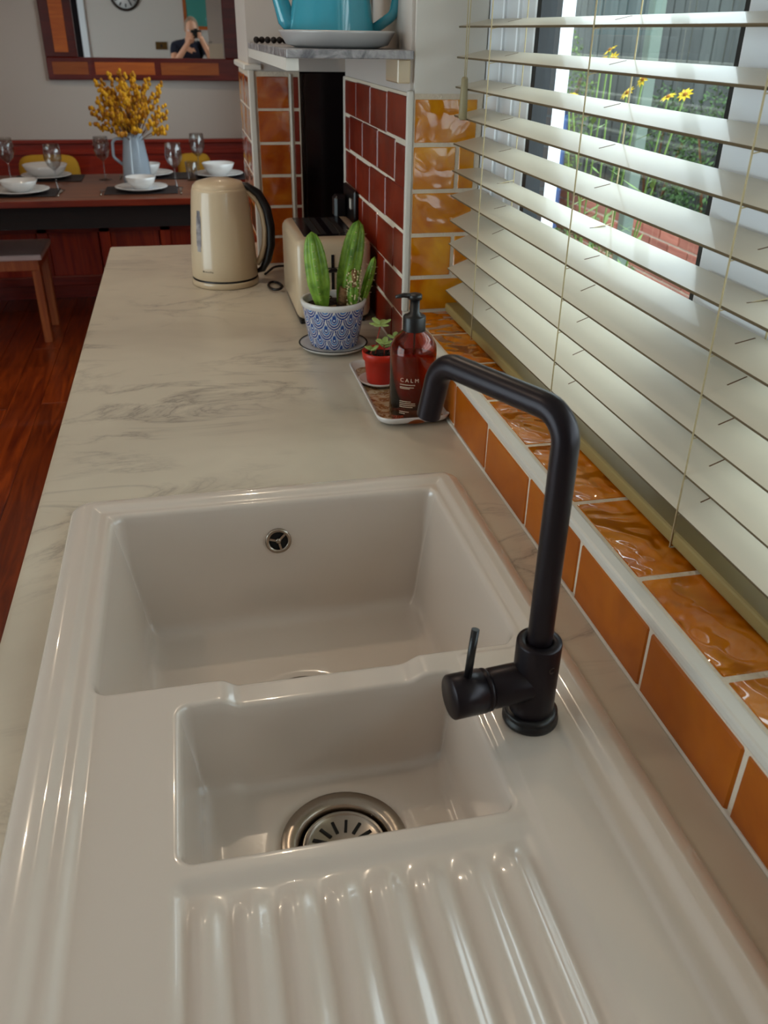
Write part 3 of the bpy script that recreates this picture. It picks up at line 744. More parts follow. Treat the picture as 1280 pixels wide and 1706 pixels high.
# patterned pot body
na, nz = 320, 90; hp_ = .078; bvt = []; colr = []
white = (.74, .72, .68, 1); blue = srgb(28, 62, 138); blue2 = srgb(60, 120, 190)
for j in range(nz+1):
    v = j/nz; rr = .0455+(.0600-.0455)*(v**.8)
    for i in range(na):
        a = 2*PI*i/na; bvt.append((rr*math.cos(a), rr*math.sin(a), .0042+hp_*v))
        U = a/(2*PI)*11; V = v*3.8; cr = math.ceil(V); off = .5*(cr % 2)
        fu = (U+off) % 1.0-.5; dyv = cr-V; d = math.hypot(fu/.5, dyv/1.05)
        if d >= 1.0:
            cr = math.floor(V); fu = (U+.5*(cr % 2)) % 1.0-.5; dyv = cr-V; d = abs(fu)/.5
        ring = (d*4.3) % 1.0
        c = (blue if d > .45 else blue2) if ring > .34 else white
        if d > .94: c = white
        if d < .26: c = blue if (dyv > -.55*(1-abs(fu)/.13)) else c
        if math.hypot(fu/.05, (dyv-.02)/.10) < 1: c = (.75, .85, .9, 1)
        if v > .985 or v < .01: c = white
        colr.append(c)
bfa = [(j*na+i, j*na+(i+1) % na, (j+1)*na+(i+1) % na, (j+1)*na+i) for j in range(nz) for i in range(na)]
me = bpy.data.meshes.new('pot_wall'); me.from_pydata(bvt, [], bfa); ca = me.color_attributes.new('pattern', 'FLOAT_COLOR', 'POINT')
ca.data.foreach_set('color', [q for c in colr for q in c]); me.materials.append(M['pot_pattern'])
for p_ in me.polygons: p_.use_smooth = True
o = bpy.data.objects.new('pot_wall', me); COL.objects.link(o); o.parent = CT
bm = bmesh.new(); lathe(bm, [(.0598, .0815), (.0622, .083), (.0628, .090), (.0615, .0925), (.058, .0925), (.0565, .090), (.055, .078), (.05, .03)], 48); mk('pot_rim', bm, 'crockery', CT)
bm = bmesh.new(); lathe(bm, [(0, .0045), (.0452, .0045)], 32); mk('pot_base', bm, 'crockery', CT)
bm = bmesh.new(); lathe(bm, [(0, .082), (.03, .081), (.0558, .078)], 32)
for k in range(40):
    a = random.uniform(0, 2*PI); rr = random.uniform(0, .05); ellipsoid(bm, (rr*math.cos(a), rr*math.sin(a), .081), (.004, .003, .003), 6, 4)
mk('potting_soil', bm, 'soil', CT)
def cactus(base, tip, R, ribs=6, name='cactus_stem', mat='cactus', n=36, mm_=22):
    base = Vector(base); tip = Vector(tip); L = (tip-base).length; q = (tip-base).to_track_quat('Z', 'Y'); bm = bmesh.new(); rings = []
    for j in range(mm_+1):
        t = j/mm_; env = (.45+.55*min(1, t*3.0)**.7)*math.sqrt(max(0, 1-max(0, (t-.45)/.55)**2.6))
        ring = []
        for i in range(n):
            a = 2*PI*i/n; rb = 1-.40*(1-abs(math.cos(ribs*a/2)))**.75
            ring.append(bm.verts.new(base+q@Vector((R*env*rb*math.cos(a), R*env*rb*math.sin(a), L*t))))
        rings.append(ring)
    for a, b in zip(rings, rings[1:]):
        for i in range(n): f_ = bm.faces.new((a[i], a[(i+1) % n], b[(i+1) % n], b[i])); f_.smooth = True
    bmesh.ops.remove_doubles(bm, verts=bm.verts, dist=1e-5)
    o = mk(name, bm, mat, CT)
    bm = bmesh.new()
    for k in range(ribs):
        a = 2*PI*k/ribs
        for j in range(3, mm_-2, 2):
            t = j/mm_; env = (.45+.55*min(1, t*3.0)**.7)*math.sqrt(max(0, 1-max(0, (t-.45)/.55)**2.6))
            p_ = base+q@Vector((R*env*math.cos(a), R*env*math.sin(a), L*t)); ellipsoid(bm, p_, (.0009, .0009, .0009), 5, 4)
            for s in (-1, 1): tube(bm, [p_, p_+q@Vector((.004*math.cos(a+.5*s), .004*math.sin(a+.5*s), .001))], .00025, 3)
    sp = mk('spines', bm, 'spine', o, kind='stuff')
cactus((-.022, -.012, .078), (-.040, -.008, .218), .0225, 5)
cactus((.018, .0, .078), (.052, .012, .232), .0225, 5)
cactus((.052, -.006, .076), (.078, -.010, .170), .009, 4, mm_=16)
cactus((.034, -.022, .078), (.036, -.022, .150), .0125, 5, mm_=16)
bm = bmesh.new(); tube(bm, [(.018, -.006, .078), (.020, -.010, .115)], [.012, .009], 10); tube(bm, [(.034, -.026, .12), (.036, -.026, .15)], [.008, .005], 8)
tube(bm, [(-.012, -.02, .079), (.002, -.022, .082)], .004, 6); mk('dried_growth', bm, 'corky', CT)
bm = bmesh.new()
for k in range(60):
    a = random.uniform(0, 2*PI); z = random.uniform(.085, .152); rr = .013
    ellipsoid(bm, (.036+rr*math.cos(a), -.024+rr*math.sin(a), z), (.0016, .0016, .002), 5, 4)
mk('old_spines', bm, 'spine', CT, kind='stuff')

# ------------------------------------------------------------------ tray, succulent pot, soap bottle
TR = thing('soap_tray', 'rectangular rounded tray with brown floral pattern beside the tap', 'tray', (.316, 1.315, .9))
def rr_pts(hx, hy, R, n=6):
    out = []
    for sx, sy, a0 in ((1, 1, 0), (-1, 1, PI/2), (-1, -1, PI), (1, -1, 1.5*PI)):
        for k in range(n+1):
            a = a0+PI/2*k/n; out.append((sx*(hx-R)+R*math.cos(a), sy*(hy-R)+R*math.sin(a)))
    return out
def loft(bm, loops, mi=0):
    rs = [[bm.verts.new(p) for p in lp] for lp in loops]; n = len(rs[0])
    for a, b in zip(rs, rs[1:]):
        for i in range(n): f_ = bm.faces.new((a[i], a[(i+1) % n], b[(i+1) % n], b[i])); f_.smooth = True; f_.material_index = mi
    return rs
def L3(hx, hy, R, z): return [(x, y, z) for x, y in rr_pts(hx, hy, R)]
bm = bmesh.new(); rs = loft(bm, [L3(.046, .124, .018, .0), L3(.057, .136, .024, .007), L3(.0605, .140, .026, .0155), L3(.059, .1385, .025, .0165), L3(.057, .1365, .024, .015), L3(.050, .129, .02, .0055)])
bm.faces.new(rs[0][::-1]); mk('tray_rim', bm, 'crockery', TR)
bm = bmesh.new(); rs = loft(bm, [L3(.050, .129, .02, .0055), L3(.046, .125, .018, .0042)]); bm.faces.new(rs[-1]); mk('tray_floor', bm, 'tray_pattern', TR)
S2 = tag(mk('small_saucer', (lambda bm: (lathe(bm, [(0, 0), (.026, 0), (.036, .005), (.038, .008), (.0365, .0088), (.034, .006), (.025, .0025), (0, .0025)], 36), bm)[1])(bmesh.new()), 'crockery', loc=(.298, 1.365, .9045)), 'small white saucer under the red plastic pot', 'saucer')
RP = thing('succulent_pot', 'bright red plastic pot with a pale green succulent on the tray', 'plant', (.298, 1.365, .9072))
bm = bmesh.new(); lathe(bm, [(0, 0), (.0225, 0), (.0232, .002), (.0275, .040), (.0305, .0415), (.0318, .054), (.0306, .055), (.0292, .054), (.0275, .042), (.024, .02)], 40); mk('flower_pot', bm, 'red_plastic', RP)
bm = bmesh.new(); lathe(bm, [(0, .049), (.0285, .047)], 24)
for k in range(26):
    a = random.uniform(0, 2*PI); rr = random.uniform(0, .024); ellipsoid(bm, (rr*math.cos(a), rr*math.sin(a), .049), (.003, .003, .0025), 6, 4)
mk('potting_soil', bm, 'soil', RP)
def rosette(c, n, L, tilt):
    c = Vector(c)
    for k in range(n):
        a = 2*PI*k/n+random.uniform(-.2, .2); bm = bmesh.new()
        rot = Matrix.Rotation(a, 4, 'Z') @ Matrix.Rotation(-tilt-random.uniform(-.2, .2), 4, 'Y')
        ellipsoid(bm, (0, 0, 0), (1, 1, 1), 10, 6)
        for v in bm.verts: v.co = Vector(c)+(rot @ Vector(((v.co.x*.5+.55)*L, v.co.y*L*.36, v.co.z*.0018)))
        mk('leaf', bm, 'leaf', RP)
sts = [((-.01, -.004, .048), (-.006, .0, .075), (.000, .002, .098)), ((.004, -.01, .048), (.004, -.012, .062), (.003, -.012, .068)), ((.016, .004, .048), (.022, .006, .06), (.026, .004, .072)), ((-.014, -.01, .048), (-.02, -.012, .055), (-.018, -.014, .060))]
for s in sts:
    bm = bmesh.new(); tube(bm, s, .0012, 6); mk('stem', bm, 'red_stem', RP)
rosette((.0, .002, .099), 6, .019, .3); rosette((.003, -.012, .069), 6, .016, .5); rosette((.026, .004, .073), 5, .015, .5); rosette((-.018, -.014, .061), 4, .014, .4)
rosette((.01, .012, .055), 4, .012, .6)

BT = thing('soap_bottle', 'amber glass pump bottle with black pump behind the tap spout', 'bottle', (.316, 1.212, .9045))
bm = bmesh.new(); prof = [(0, .0), (.033, .0), (.0358, .003), (.0358, .108), (.0345, .118), (.028, .130), (.0175, .139), (.0150, .142), (.0150, .150)]
lathe(bm, prof+[(.0136, .150), (.0136, .141), (.0162, .137), (.0265, .128), (.0328, .117), (.0340, .108), (.0340, .006), (0, .005)], 48); mk('bottle_glass', bm, 'amber', BT)
bm = bmesh.new(); lathe(bm, [(0, .0052), (.0338, .0062), (.0338, .101), (0, .101)], 40); mk('liquid', bm, 'soap', BT)
bm = bmesh.new(); lathe(bm, [(.0172, .140), (.0172, .160), (.0162, .162), (.0095, .163), (.0095, .166), (.0075, .167), (.0072, .188), (0, .188)], 32); pm = mk('pump_collar', bm, 'black_rubber', BT)
bm = bmesh.new(); lathe(bm, [(.0, .187), (.0105, .187), (.0105, .193), (.009, .1945), (0, .195)], 20)
tube(bm, [(0, 0, .191), (-.018, 0, .193), (-.030, .0, .191)], [.0045, .0035, .0025], 10); mk('pump_nozzle', bm, 'black_rubber', BT)
bm = bmesh.new(); tube(bm, [(0, 0, .01), (.001, 0, .14)], .0018, 6); mk('dip_tube', bm, 'black_rubber', BT)
# print on the bottle, wrapped round the glass
def wrap_text(txt, size, z, az):
    c = bpy.data.curves.new('t', 'FONT'); c.body = txt; c.size = size; c.align_x = 'CENTER'; c.resolution_u = 3
    o = bpy.data.objects.new('t', c); COL.objects.link(o); dg = bpy.context.evaluated_depsgraph_get(); me = bpy.data.meshes.new_from_object(o.evaluated_get(dg)); COL.objects.unlink(o); bpy.data.objects.remove(o)
    for v in me.vertices:
        a = az+v.co.x/.0361; zz = z+v.co.y; v.co = Vector((.0361*math.cos(a), .0361*math.sin(a), zz))
    me.materials.clear(); me.materials.append(M['ink']); return me
az = math.radians(-112)
mk('lettering', wrap_text('C A L M', .0085, .069, az), None, BT)
bm = bmesh.new()
for z, n_, w_ in ((.064, 18, 1), (.060, 17, 1), (.058, 12, 1), (.037, 14, 1), (.034, 19, 1), (.031, 19, 1), (.028, 16, 1), (.020, 12, 1), (.017, 7, 1)):
    a = az-.42
    for k in range(n_):
        da = random.uniform(.025, .05)
        if a+da > az+.48: break
        vs = [bm.verts.new((.0361*math.cos(q), .0361*math.sin(q), zz)) for q, zz in ((a, z), (a+da*.8, z), (a+da*.8, z+.0012), (a, z+.0012))]; bm.faces.new(vs); a += da
mk('small_print', bm, 'ink', BT)

# ------------------------------------------------------------------ dining area
TB = thing('dining_table', 'dark red-brown wooden dining table laid for a meal', 'table', (-.75, 4.66, 0))
mk('table_top', B(-.95, .95, -.405, .41, .735, .75, bev=.003), 'table_wood', TB)
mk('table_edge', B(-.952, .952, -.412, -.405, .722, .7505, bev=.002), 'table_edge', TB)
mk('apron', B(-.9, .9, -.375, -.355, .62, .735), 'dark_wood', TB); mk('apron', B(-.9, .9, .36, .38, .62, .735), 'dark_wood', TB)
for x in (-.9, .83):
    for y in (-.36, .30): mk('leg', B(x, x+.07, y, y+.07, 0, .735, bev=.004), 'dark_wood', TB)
# built-in bench along the far wall
PW = thing('wall_bench', 'dark red panelled bench built along the far white wall', 'bench', (0, 0, 0))
mk('seat', B(-2.6, .6, 5.33, 5.73, .43, .46, bev=.004), 'red_wood', PW)
mk('backrest', B(-2.6, .6, 5.70, 5.735, .46, .835), 'red_wood', PW)
mk('back_cap', B(-2.6, .6, 5.685, 5.735, .835, .855, bev=.004), 'red_wood', PW)
mk('back_rail', B(-2.6, .6, 5.69, 5.70, .775, .80, bev=.002), 'red_wood', PW)
for k in range(9):
    x = -2.57+.346*k
    mk('front_panel', B(x+.03, x+.31, 5.362, 5.38, .145, .40, bev=.003), 'red_wood_v', PW); mk('front_stile', B(x-.03, x+.03, 5.35, 5.385, .10, .43, bev=.002), 'red_wood_v', PW)
mk('front_rail', B(-2.6, .6, 5.35, 5.385, .395, .43, bev=.002), 'red_wood', PW); mk('front_rail', B(-2.6, .6, 5.34, 5.385, .095, .15, bev=.004), 'red_wood', PW)
mk('kick_board', B(-2.6, .6, 5.43, 5.45, 0, .095), 'red_wood', PW)
def cushion(x, label, w=.17):
    bm = bmesh.new(); ellipsoid(bm, (0, 0, 0), (1, 1, 1), 24, 14)
    for v in bm.verts:
        x_, y_, z_ = v.co; sq = lambda a: math.copysign(abs(a)**.4, a); v.co = Vector((sq(x_)*w, y_*.05, sq(z_)*.165))
    tag(mk('cushion', bm, 'cushion', loc=(x, 5.60, .626), rot=(.12, 0, 0), smooth=True), label, 'cushion', 'yellow cushions on the bench')
cushion(-.77, 'mustard yellow cushion on the wall bench left of the jug'); cushion(.06, 'small mustard yellow cushion on the wall bench behind the tumbler', .10)
# stool
ST = thing('stool', 'wooden stool with a pale grey padded seat tucked under the table', 'stool', (-.99, 4.73, 0), rz=0)
mk('seat_pad', B(-.26, .255, -.19, .195, .425, .452, bev=.006, seg=2), 'seatfab', ST)
mk('seat_frame', B(-.245, .235, -.175, .18, .372, .425, bev=.002), 'pine', ST)
for x in (-.24, .195):
    for y in (-.17, .135):
        mk('leg', B(x, x+.04, y, y+.04, 0, .372, bev=.002), 'pine', ST)
# crockery
def plate(loc, R, label):
    bm = bmesh.new(); lathe(bm, [(0, 0), (R*.6, 0), (R*.68, .004), (R*.97, .015), (R, .017), (R*.98, .019), (R*.68, .009), (R*.6, .005), (0, .005)], 40)
    tag(mk('plate', bm, 'crockery', loc=loc), label, 'plate', 'white dinner plates on the table')
def bowl_(loc, R, h, label):
    bm = bmesh.new(); lathe(bm, [(0, 0), (R*.45, 0), (R*.55, .003), (R*.85, h*.5), (R, h), (R*.97, h), (R*.8, h*.5), (R*.5, .008), (0, .006)], 36)
    tag(mk('bowl', bm, 'crockery', loc=loc), label, 'bowl', 'white bowls on the table')
def mat_(loc, label):
    tag(mk('placemat', B(-.17, .17, -.115, .115, 0, .004, bev=.001), 'placemat', loc=loc), label, 'placemat', 'black placemats on the table')
sets = [(-.765, 4.47, .135, .085, .05, 'at the near left place'), (-.212, 4.49, .125, .072, .055, 'at the near place in front of the jug'), (-.70, 4.93, .125, .11, .06, 'at the far left place'), (-.19, 4.96, .13, .065, .055, 'at the far place behind the jug'), (.175, 4.90, .13, .085, .06, 'at the far right place behind the kettle')]
mat_((-.765, 4.475, .75), 'black placemat at the near left place'); mat_((-.212, 4.495, .75), 'black placemat at the near place in front of the jug')
mat_((-.69, 4.925, .75), 'black placemat at the far left place'); mat_((.18, 4.90, .75), 'black placemat at the far right place'); mat_((-.13, 5.0-.05, .75), 'black placemat at the far place behind the jug')
for x, y, R, rb, hb, w in sets:
    plate((x, y, .7542), R, 'white plate '+w); bowl_((x, y, .7602), rb, hb, 'white bowl '+w)
def wineglass(loc, label, n):
    bm = bmesh.new(); lathe(bm, [(0, .0), (.034, .0), (.034, .0015), (.012, .004), (.0045, .010), (.0035, .085), (.008, .092), (.028, .110), (.040, .140), (.0405, .160), (.035, .205), (.0338, .205), (.0390, .160), (.0385, .141), (.0265, .112), (.006, .094), (0, .093)], 32)
    tag(mk('wine_glass', bm, 'thin_glass', loc=loc), label, 'glass', 'wine glasses on the table')
for i, (x, y, w) in enumerate(((-.605, 4.545, 'clear wine glass between the two near places'), (-.405, 4.87, 'clear wine glass standing left of the jug'), (-.048, 4.56, 'clear wine glass right of the near bowl'), (.075, 4.99, 'clear wine glass at the far right, left of the back bowl'), (-.86, 4.84, 'clear wine glass at the far left edge of the table'))):
    wineglass((x, y, .75), w, i)
bm = bmesh.new(); lathe(bm, [(0, 0), (.026, 0), (.032, .09), (.0308, .09), (.025, .006), (0, .006)], 28); tag(mk('tumbler', bm, 'thin_glass', loc=(.035, 4.80, .75)), 'short clear tumbler beside the far right wine glass', 'glass')
def cutlery(x, y, k, la):
    bm = bmesh.new()
    if k == 'fork':
        tube(bm, [(0, -.09, .003), (0, .03, .003)], [.004, .003], 6)
        bx(bm, -.011, .011, .03, .05, .002, .0035)
        for q in (-.0095, -.0032, .0032, .0095): bx(bm, q-.0015, q+.0015, .05, .085, .002, .0035)
    else:
        tube(bm, [(0, -.09, .003), (0, .01, .003)], [.0045, .004], 6); prism(bm, [(-.007, .01), (.006, .01), (.008, .06), (.004, .1), (-.007, .11)], .002, .0035)
    tag(mk(k, bm, 'steel', loc=(x, y, .7505)), la, 'cutlery', 'steel cutlery beside the plates')
cutlery(-.585, 4.44, 'knife', 'steel knife right of the near left placemat'); cutlery(-.395, 4.45, 'fork', 'steel fork left of the near jug-side placemat'); cutlery(-.028, 4.44, 'knife', 'steel knife right of the near jug-side placemat')
cutlery(-.33, 4.92, 'fork', 'steel fork left of the jug at the far side')
# jug with dried yellow flowers
JG = thing('jug', 'tall pale blue enamel jug on the dining table', 'jug', (-.238, 4.76, .75))
bm = bmesh.new(); lathe(bm, [(0, 0), (.066, 0), (.070, .004), (.071, .02), (.066, .09), (.054, .17), (.046, .225), (.0475, .235), (.0455, .235), (.043, .225), (.05, .17), (.06, .08), (0, .07)], 40); mk('jug_body', bm, 'jug', JG)
bm = bmesh.new(); tube(bm, arc_path([(-.046, 0, .205), (-.10, 0, .205), (-.105, 0, .12), (-.064, 0, .085)], .025, 6), .0075, 10); mk('handle', bm, 'jug', JG)
BQ = thing('flower_bouquet', 'bunch of dried yellow flowers standing in the blue jug', 'flowers', (-.238, 4.76, .965))
random.seed(11)
for k in range(92):
    a = random.uniform(0, 2*PI); sp = .205*math.sqrt(random.uniform(.01, 1)); h = random.uniform(.10, .325)-sp*.42
    tip = Vector((sp*math.cos(a), sp*math.sin(a)*.8, h)); b0 = Vector((.022*math.cos(a), .022*math.sin(a), -.03))
    bm = bmesh.new(); mid = b0.lerp(tip, .5)+Vector((-.01*math.cos(a), -.01*math.sin(a), .02)); path = [b0.lerp(mid, t)*(1-t)+mid.lerp(tip, t)*t for t in np.linspace(0, 1, 7)]
    tube(bm, path, .0012, 5); st = mk('stem', bm, 'stem', BQ)
    bm = bmesh.new(); dirv = (tip-mid).normalized()
    for j in range(9):
        p_ = tip-dirv*(.009*j)+Vector((random.uniform(-.013, .013), random.uniform(-.013, .013), random.uniform(-.005, .005)))
        ellipsoid(bm, p_, (.0078, .0078, .011), 6, 4, mi=0 if random.random() < .7 else 1)
    mk('flower_spike', bm, ['bloom', 'bloom2'], st)

# ------------------------------------------------------------------ mirror on the far wall
MR = thing('wall_mirror', 'large mirror with dark red inlaid wooden frame on the far wall', 'mirror', (-.15, 5.735, 1.17))
fw = .115; Wm = 1.12; Hm = 1.0; x0 = -.56; x1 = x0+Wm
mk('frame_rail', B(x0, x1, -.03, .01, 0, fw, bev=.004), 'frame_wood', MR); mk('frame_rail', B(x0, x1, -.03, .01, Hm-fw, Hm, bev=.004), 'frame_wood', MR)
mk('frame_stile', B(x0, x0+.175, -.0302, .01, fw, Hm-fw, bev=.004), 'frame_wood', MR); mk('frame_stile', B(x1-.12, x1, -.0302, .01, fw, Hm-fw, bev=.004), 'frame_wood', MR)
for a, b in ((x0+.03, x0+.225), (x0+.262, x0+.595), (x0+.63, x0+.96)): mk('inlay', B(a, b, -.033, -.029, .028, .092, bev=.001), 'inlay_wood', MR)
for z0, z1 in ((.14, .48), (.51, .86)): mk('inlay', B(x0+.055, x0+.13, -.033, -.029, z0, z1, bev=.001), 'inlay_wood', MR)
bm = bmesh.new(); bx(bm, x0+.17, x1-.115, -.012, -.006, fw-.005, Hm-fw+.005); mg = mk('mirror_glass', bm, 'mirror', MR)
MR.rotation_euler = (math.radians(-.25), 0, math.radians(-1.35))
PT = thing('framed_picture', 'dark framed botanical print on the far wall right of the mirror', 'picture', (.62, 5.742, 1.45))
mk('print', B(-.2, .2, -.01, .006, -.25, .4), 'art', PT)
for a in ((-.22, -.2, -.015, .006, -.27, .42), (.2, .22, -.015, .006, -.27, .42), (-.2, .2, -.015, .006, -.27, -.25), (-.2, .2, -.015, .006, .4, .42)): mk('frame', B(*a), 'frame_wood', PT)

# ------------------------------------------------------------------ wall behind the camera (seen in the mirror)
CK = thing('wall_clock', 'round wall clock with dark hands, reflected in the mirror', 'clock', (-.90, -1.7, 1.88))
cM = Matrix.Rotation(-PI/2, 4, 'X')
bm = bmesh.new(); lathe(bm, [(0, .01), (.17, .01), (.17, 0)], 40, M4=cM); mk('dial', bm, 'crockery', CK)
bm = bmesh.new(); lathe(bm, [(.165, 0), (.19, 0), (.195, .02), (.175, .03), (.165, .012)], 40, M4=cM); mk('rim', bm, 'dark_steel', CK)
for k in range(12):
    bm = bmesh.new(); q = bx(bm, -.008, .008, .011, .014, .11, .15); mm = Matrix.Rotation(k*PI/6, 4, 'Y')
    for v in {v for ff in q for v in ff.verts}: v.co = mm @ v.co
    mk('hour_mark', bm, 'gasket', CK)
for a, L in ((.9, .09), (2.6, .13)):
    bm = bmesh.new(); q = bx(bm, -.007, .007, .015, .018, -.02, L); mm = Matrix.Rotation(a, 4, 'Y')
    for v in {v for ff in q for v in ff.verts}: v.co = mm @ v.co
    mk('hand', bm, 'gasket', CK)
o = thing('light_switch', 'brass light switch plate on the wall, reflected in the mirror', 'switch', (-.5, -1.7, 1.30)); mk('plate', B(-.075, .075, 0, .01, -.045, .045, bev=.002), 'brass', o); mk('rocker', B(-.01, .01, .01, .014, -.015, .015), 'gasket', o)
o = thing('wall_picture', 'teal framed picture on the wall behind the photographer', 'picture', (.02, -1.7, 1.95)); mk('print', B(-.16, .16, 0, .012, -.42, .42), 'teal', o)
for a in ((-.2, -.16, 0, .02, -.46, .46), (.16, .2, 0, .02, -.46, .46), (-.16, .16, 0, .02, -.46, -.42), (-.16, .16, 0, .02, .42, .46)): mk('frame', B(*a), 'inlay_wood', o)
o = thing('wall_poster', 'purple poster on the wall right of the teal picture', 'poster', (.43, -1.7, 2.0)); mk('sheet', B(-.1, .1, 0, .006, -.28, .42), 'purple', o)
D2 = mk('door_2', B(-1.9, -1.5, -1.699, -1.66, 0, 2.05, bev=.003), 'black_gloss', kind='structure')
mk('trim_9', B(-1.5, -1.42, -1.7, -1.655, 0, 2.12, bev=.003), 'upvc', kind='structure')

# ------------------------------------------------------------------ ceiling lights
for i, (x, y) in enumerate(DOWNLIGHTS):
    o = thing('downlight', 'round white recessed ceiling spotlight '+('nearest the kitchen window', 'above the middle of the kitchen floor', 'nearest the photographer', 'between the kitchen and the table', 'above the left half of the dining table', 'above the right half of the dining table')[i], 'light', (x, y, 2.5), group='recessed ceiling spotlights')
    bm = bmesh.new(); lathe(bm, [(.03, -.001), (.045, -.001), (.045, -.006), (.03, -.008)], 24); mk('bezel', bm, 'upvc', o)
    bm = bmesh.new(); lathe(bm, [(0, -.002), (.03, -.002)], 20); mk('lamp', bm, 'glow', o)

# ------------------------------------------------------------------ garden
GR = box_struct('ground', 'paving', .7, 7.5, -3, 13, -.1, -.01)
FN = thing('garden_fence', 'dark grey close-boarded fence at the back of the garden', 'fence', (3.6, 0, 0))
bm = bmesh.new(); bx(bm, 0, .018, -.07, .07, -.01, 2.3, bev=.002); fm = bpy.data.meshes.new('board'); bmesh.ops.recalc_face_normals(bm, faces=bm.faces); bm.to_mesh(fm); bm.free(); fm.materials.append(M['fence'])
for k in range(70): mk('board', fm, None, FN, (random.uniform(-.004, .004), 1.5+k*.152, 0))
mk('fence_rail', B(.018, .06, 1.4, 12.2, .4, .48), 'fence', FN); mk('fence_rail', B(.018, .06, 1.4, 12.2, 1.7, 1.78), 'fence', FN)
GW = thing('brick_planter', 'low red brick planter wall in the garden', 'wall', (2.75, 0, 0))
for c in range(7):
    for k in range(19):
        y = 4.0+k*.225+(.112 if c % 2 else 0); mk('brick', B(0, .1, y, y+.213, c*.075, c*.075+.064, bev=.003), 'brick', GW)
mk('mortar', B(.008, .09, 4.0, 8.4, 0, .52), 'grout', GW)
tag(mk('garden_post', B(-.022, .022, -.022, .022, -.01, 2.3, bev=.003), 'post', loc=(1.62, 3.08, 0)), 'thin pale green garden post outside the window', 'post')
o = thing('wheelie_bin', 'blue plastic wheeled bin standing by the garden fence', 'bin', (2.38, 6.3, -.01)); mk('bin_body', B(-.25, .25, -.28, .28, 0, .98, bev=.02), 'bluebin', o); mk('bin_lid', B(-.27, .27, -.3, .3, .98, 1.04, bev=.015), 'bluebin', o)
def shrub(x, y, z0, rx, rz, n, mat, label, seed, leaf=.035):
    rd = random.Random(seed); t = thing('garden_shrub', label, 'shrub', (x, y, z0)); bm = bmesh.new()
    for k in range(n):
        a = rd.uniform(0, 2*PI); c_ = rd.uniform(-1, 1); rr = rd.uniform(.55, 1)**.6
        p_ = Vector((rx*rr*math.sqrt(1-c_*c_)*math.cos(a), rx*rr*math.sqrt(1-c_*c_)*math.sin(a), rz+rz*rr*c_))
        R3 = Matrix.Rotation(rd.uniform(0, 2*PI), 3, 'Z') @ Matrix.Rotation(rd.uniform(-1, 1), 3, 'X'); L = leaf*rd.uniform(.6, 1.2)
        vs = [bm.verts.new(p_+R3 @ Vector(q)) for q in ((0, 0, 0), (L*.3, L*.5, .004), (0, L, 0), (-L*.3, L*.5, .004))]; bm.faces.new(vs)
    mk('foliage', bm, mat, t, kind='stuff'); bm = bmesh.new()
    for k in range(6): a = k*1.05; tube(bm, [(0, 0, 0), (rx*.3*math.cos(a), rx*.3*math.sin(a), rz), (rx*.6*math.cos(a), rx*.6*math.sin(a), rz*1.5)], [.012, .008, .004], 6)
    mk('branches', bm, 'stem', t)
shrub(3.2, 5.0, .0, .30, .62, 2600, 'garden_leaf', 'dark green leafy shrub nearest the window, behind the brick planter', 1)
shrub(3.2, 5.75, .0, .30, .58, 2600, 'garden_leaf', 'dark green shrub in the middle of the brick planter', 2)
shrub(3.2, 7.6, .0, .32, .75, 2800, 'garden_leaf2', 'pale green bushy shrub at the far end of the planter', 3)
shrub(2.3, 7.4, 0, .33, .85, 2400, 'garden_leaf2', 'tall pale green shrub in front of the fence by the window edge', 4)
shrub(1.75, 3.9, 0, .35, .36, 2200, 'garden_leaf', 'low dark shrub growing near the pale garden post', 5, .03)
fp = [(1.2, 2.38, 1.30), (1.22, 2.34, 1.335), (1.2, 2.52, 1.40), (1.26, 2.62, 1.375), (1.3, 2.78, 1.37), (1.28, 2.3, 1.295), (1.34, 2.32, 1.30), (1.2, 2.75, 1.27), (1.24, 2.86, 1.26)]
FP = thing('daisy_plant', 'tall plant with yellow daisy flowers outside the window', 'plant', (1.3, 2.6, -.01))
rd = random.Random(3)
for k, (x, y, z) in enumerate(fp):
    b = Vector((rd.uniform(-.08, .08), rd.uniform(-.1, .1), 0)); tp_ = Vector((x-1.3, y-2.6, z+.01)); bm = bmesh.new()
    md = b.lerp(tp_, .5)+Vector((0, 0, .1)); tube(bm, [b, b.lerp(md, .5), md, md.lerp(tp_, .6), tp_], .0025, 6)
    for j in range(14):
        t = rd.uniform(.25, .9); p_ = b.lerp(tp_, t)+Vector((0, 0, .08*math.sin(PI*t))); a = rd.uniform(0, 2*PI); L = rd.uniform(.04, .08)
        d_ = Vector((math.cos(a), math.sin(a), .5)); s_ = Vector((-math.sin(a), math.cos(a), 0))*L*.12
        bm.faces.new([bm.verts.new(q) for q in (p_, p_+d_*L*.5+s_, p_+d_*L, p_+d_*L*.5-s_)])
    st = mk('stem', bm, 'garden_leaf2', FP)
    bm = bmesh.new(); ori = Matrix.Rotation(rd.uniform(-.8, .8), 4, 'X') @ Matrix.Rotation(rd.uniform(-1.2, -.2), 4, 'Y')
    ellipsoid(bm, (0, 0, .002), (.006, .006, .004), 8, 6, mi=1)
    for j in range(9):
        a = 2*PI*j/9; c_, s_ = math.cos(a), math.sin(a)
        bm.faces.new([bm.verts.new(q) for q in ((c_*.004, s_*.004, 0), (c_*.013-s_*.005, s_*.013+c_*.005, .002), (c_*.024, s_*.024, -.001), (c_*.013+s_*.005, s_*.013-c_*.005, .002))])
    for v in bm.verts: v.co = (ori @ v.co)+tp_
    mk('flower', bm, ['petal', 'bloom2'], st)

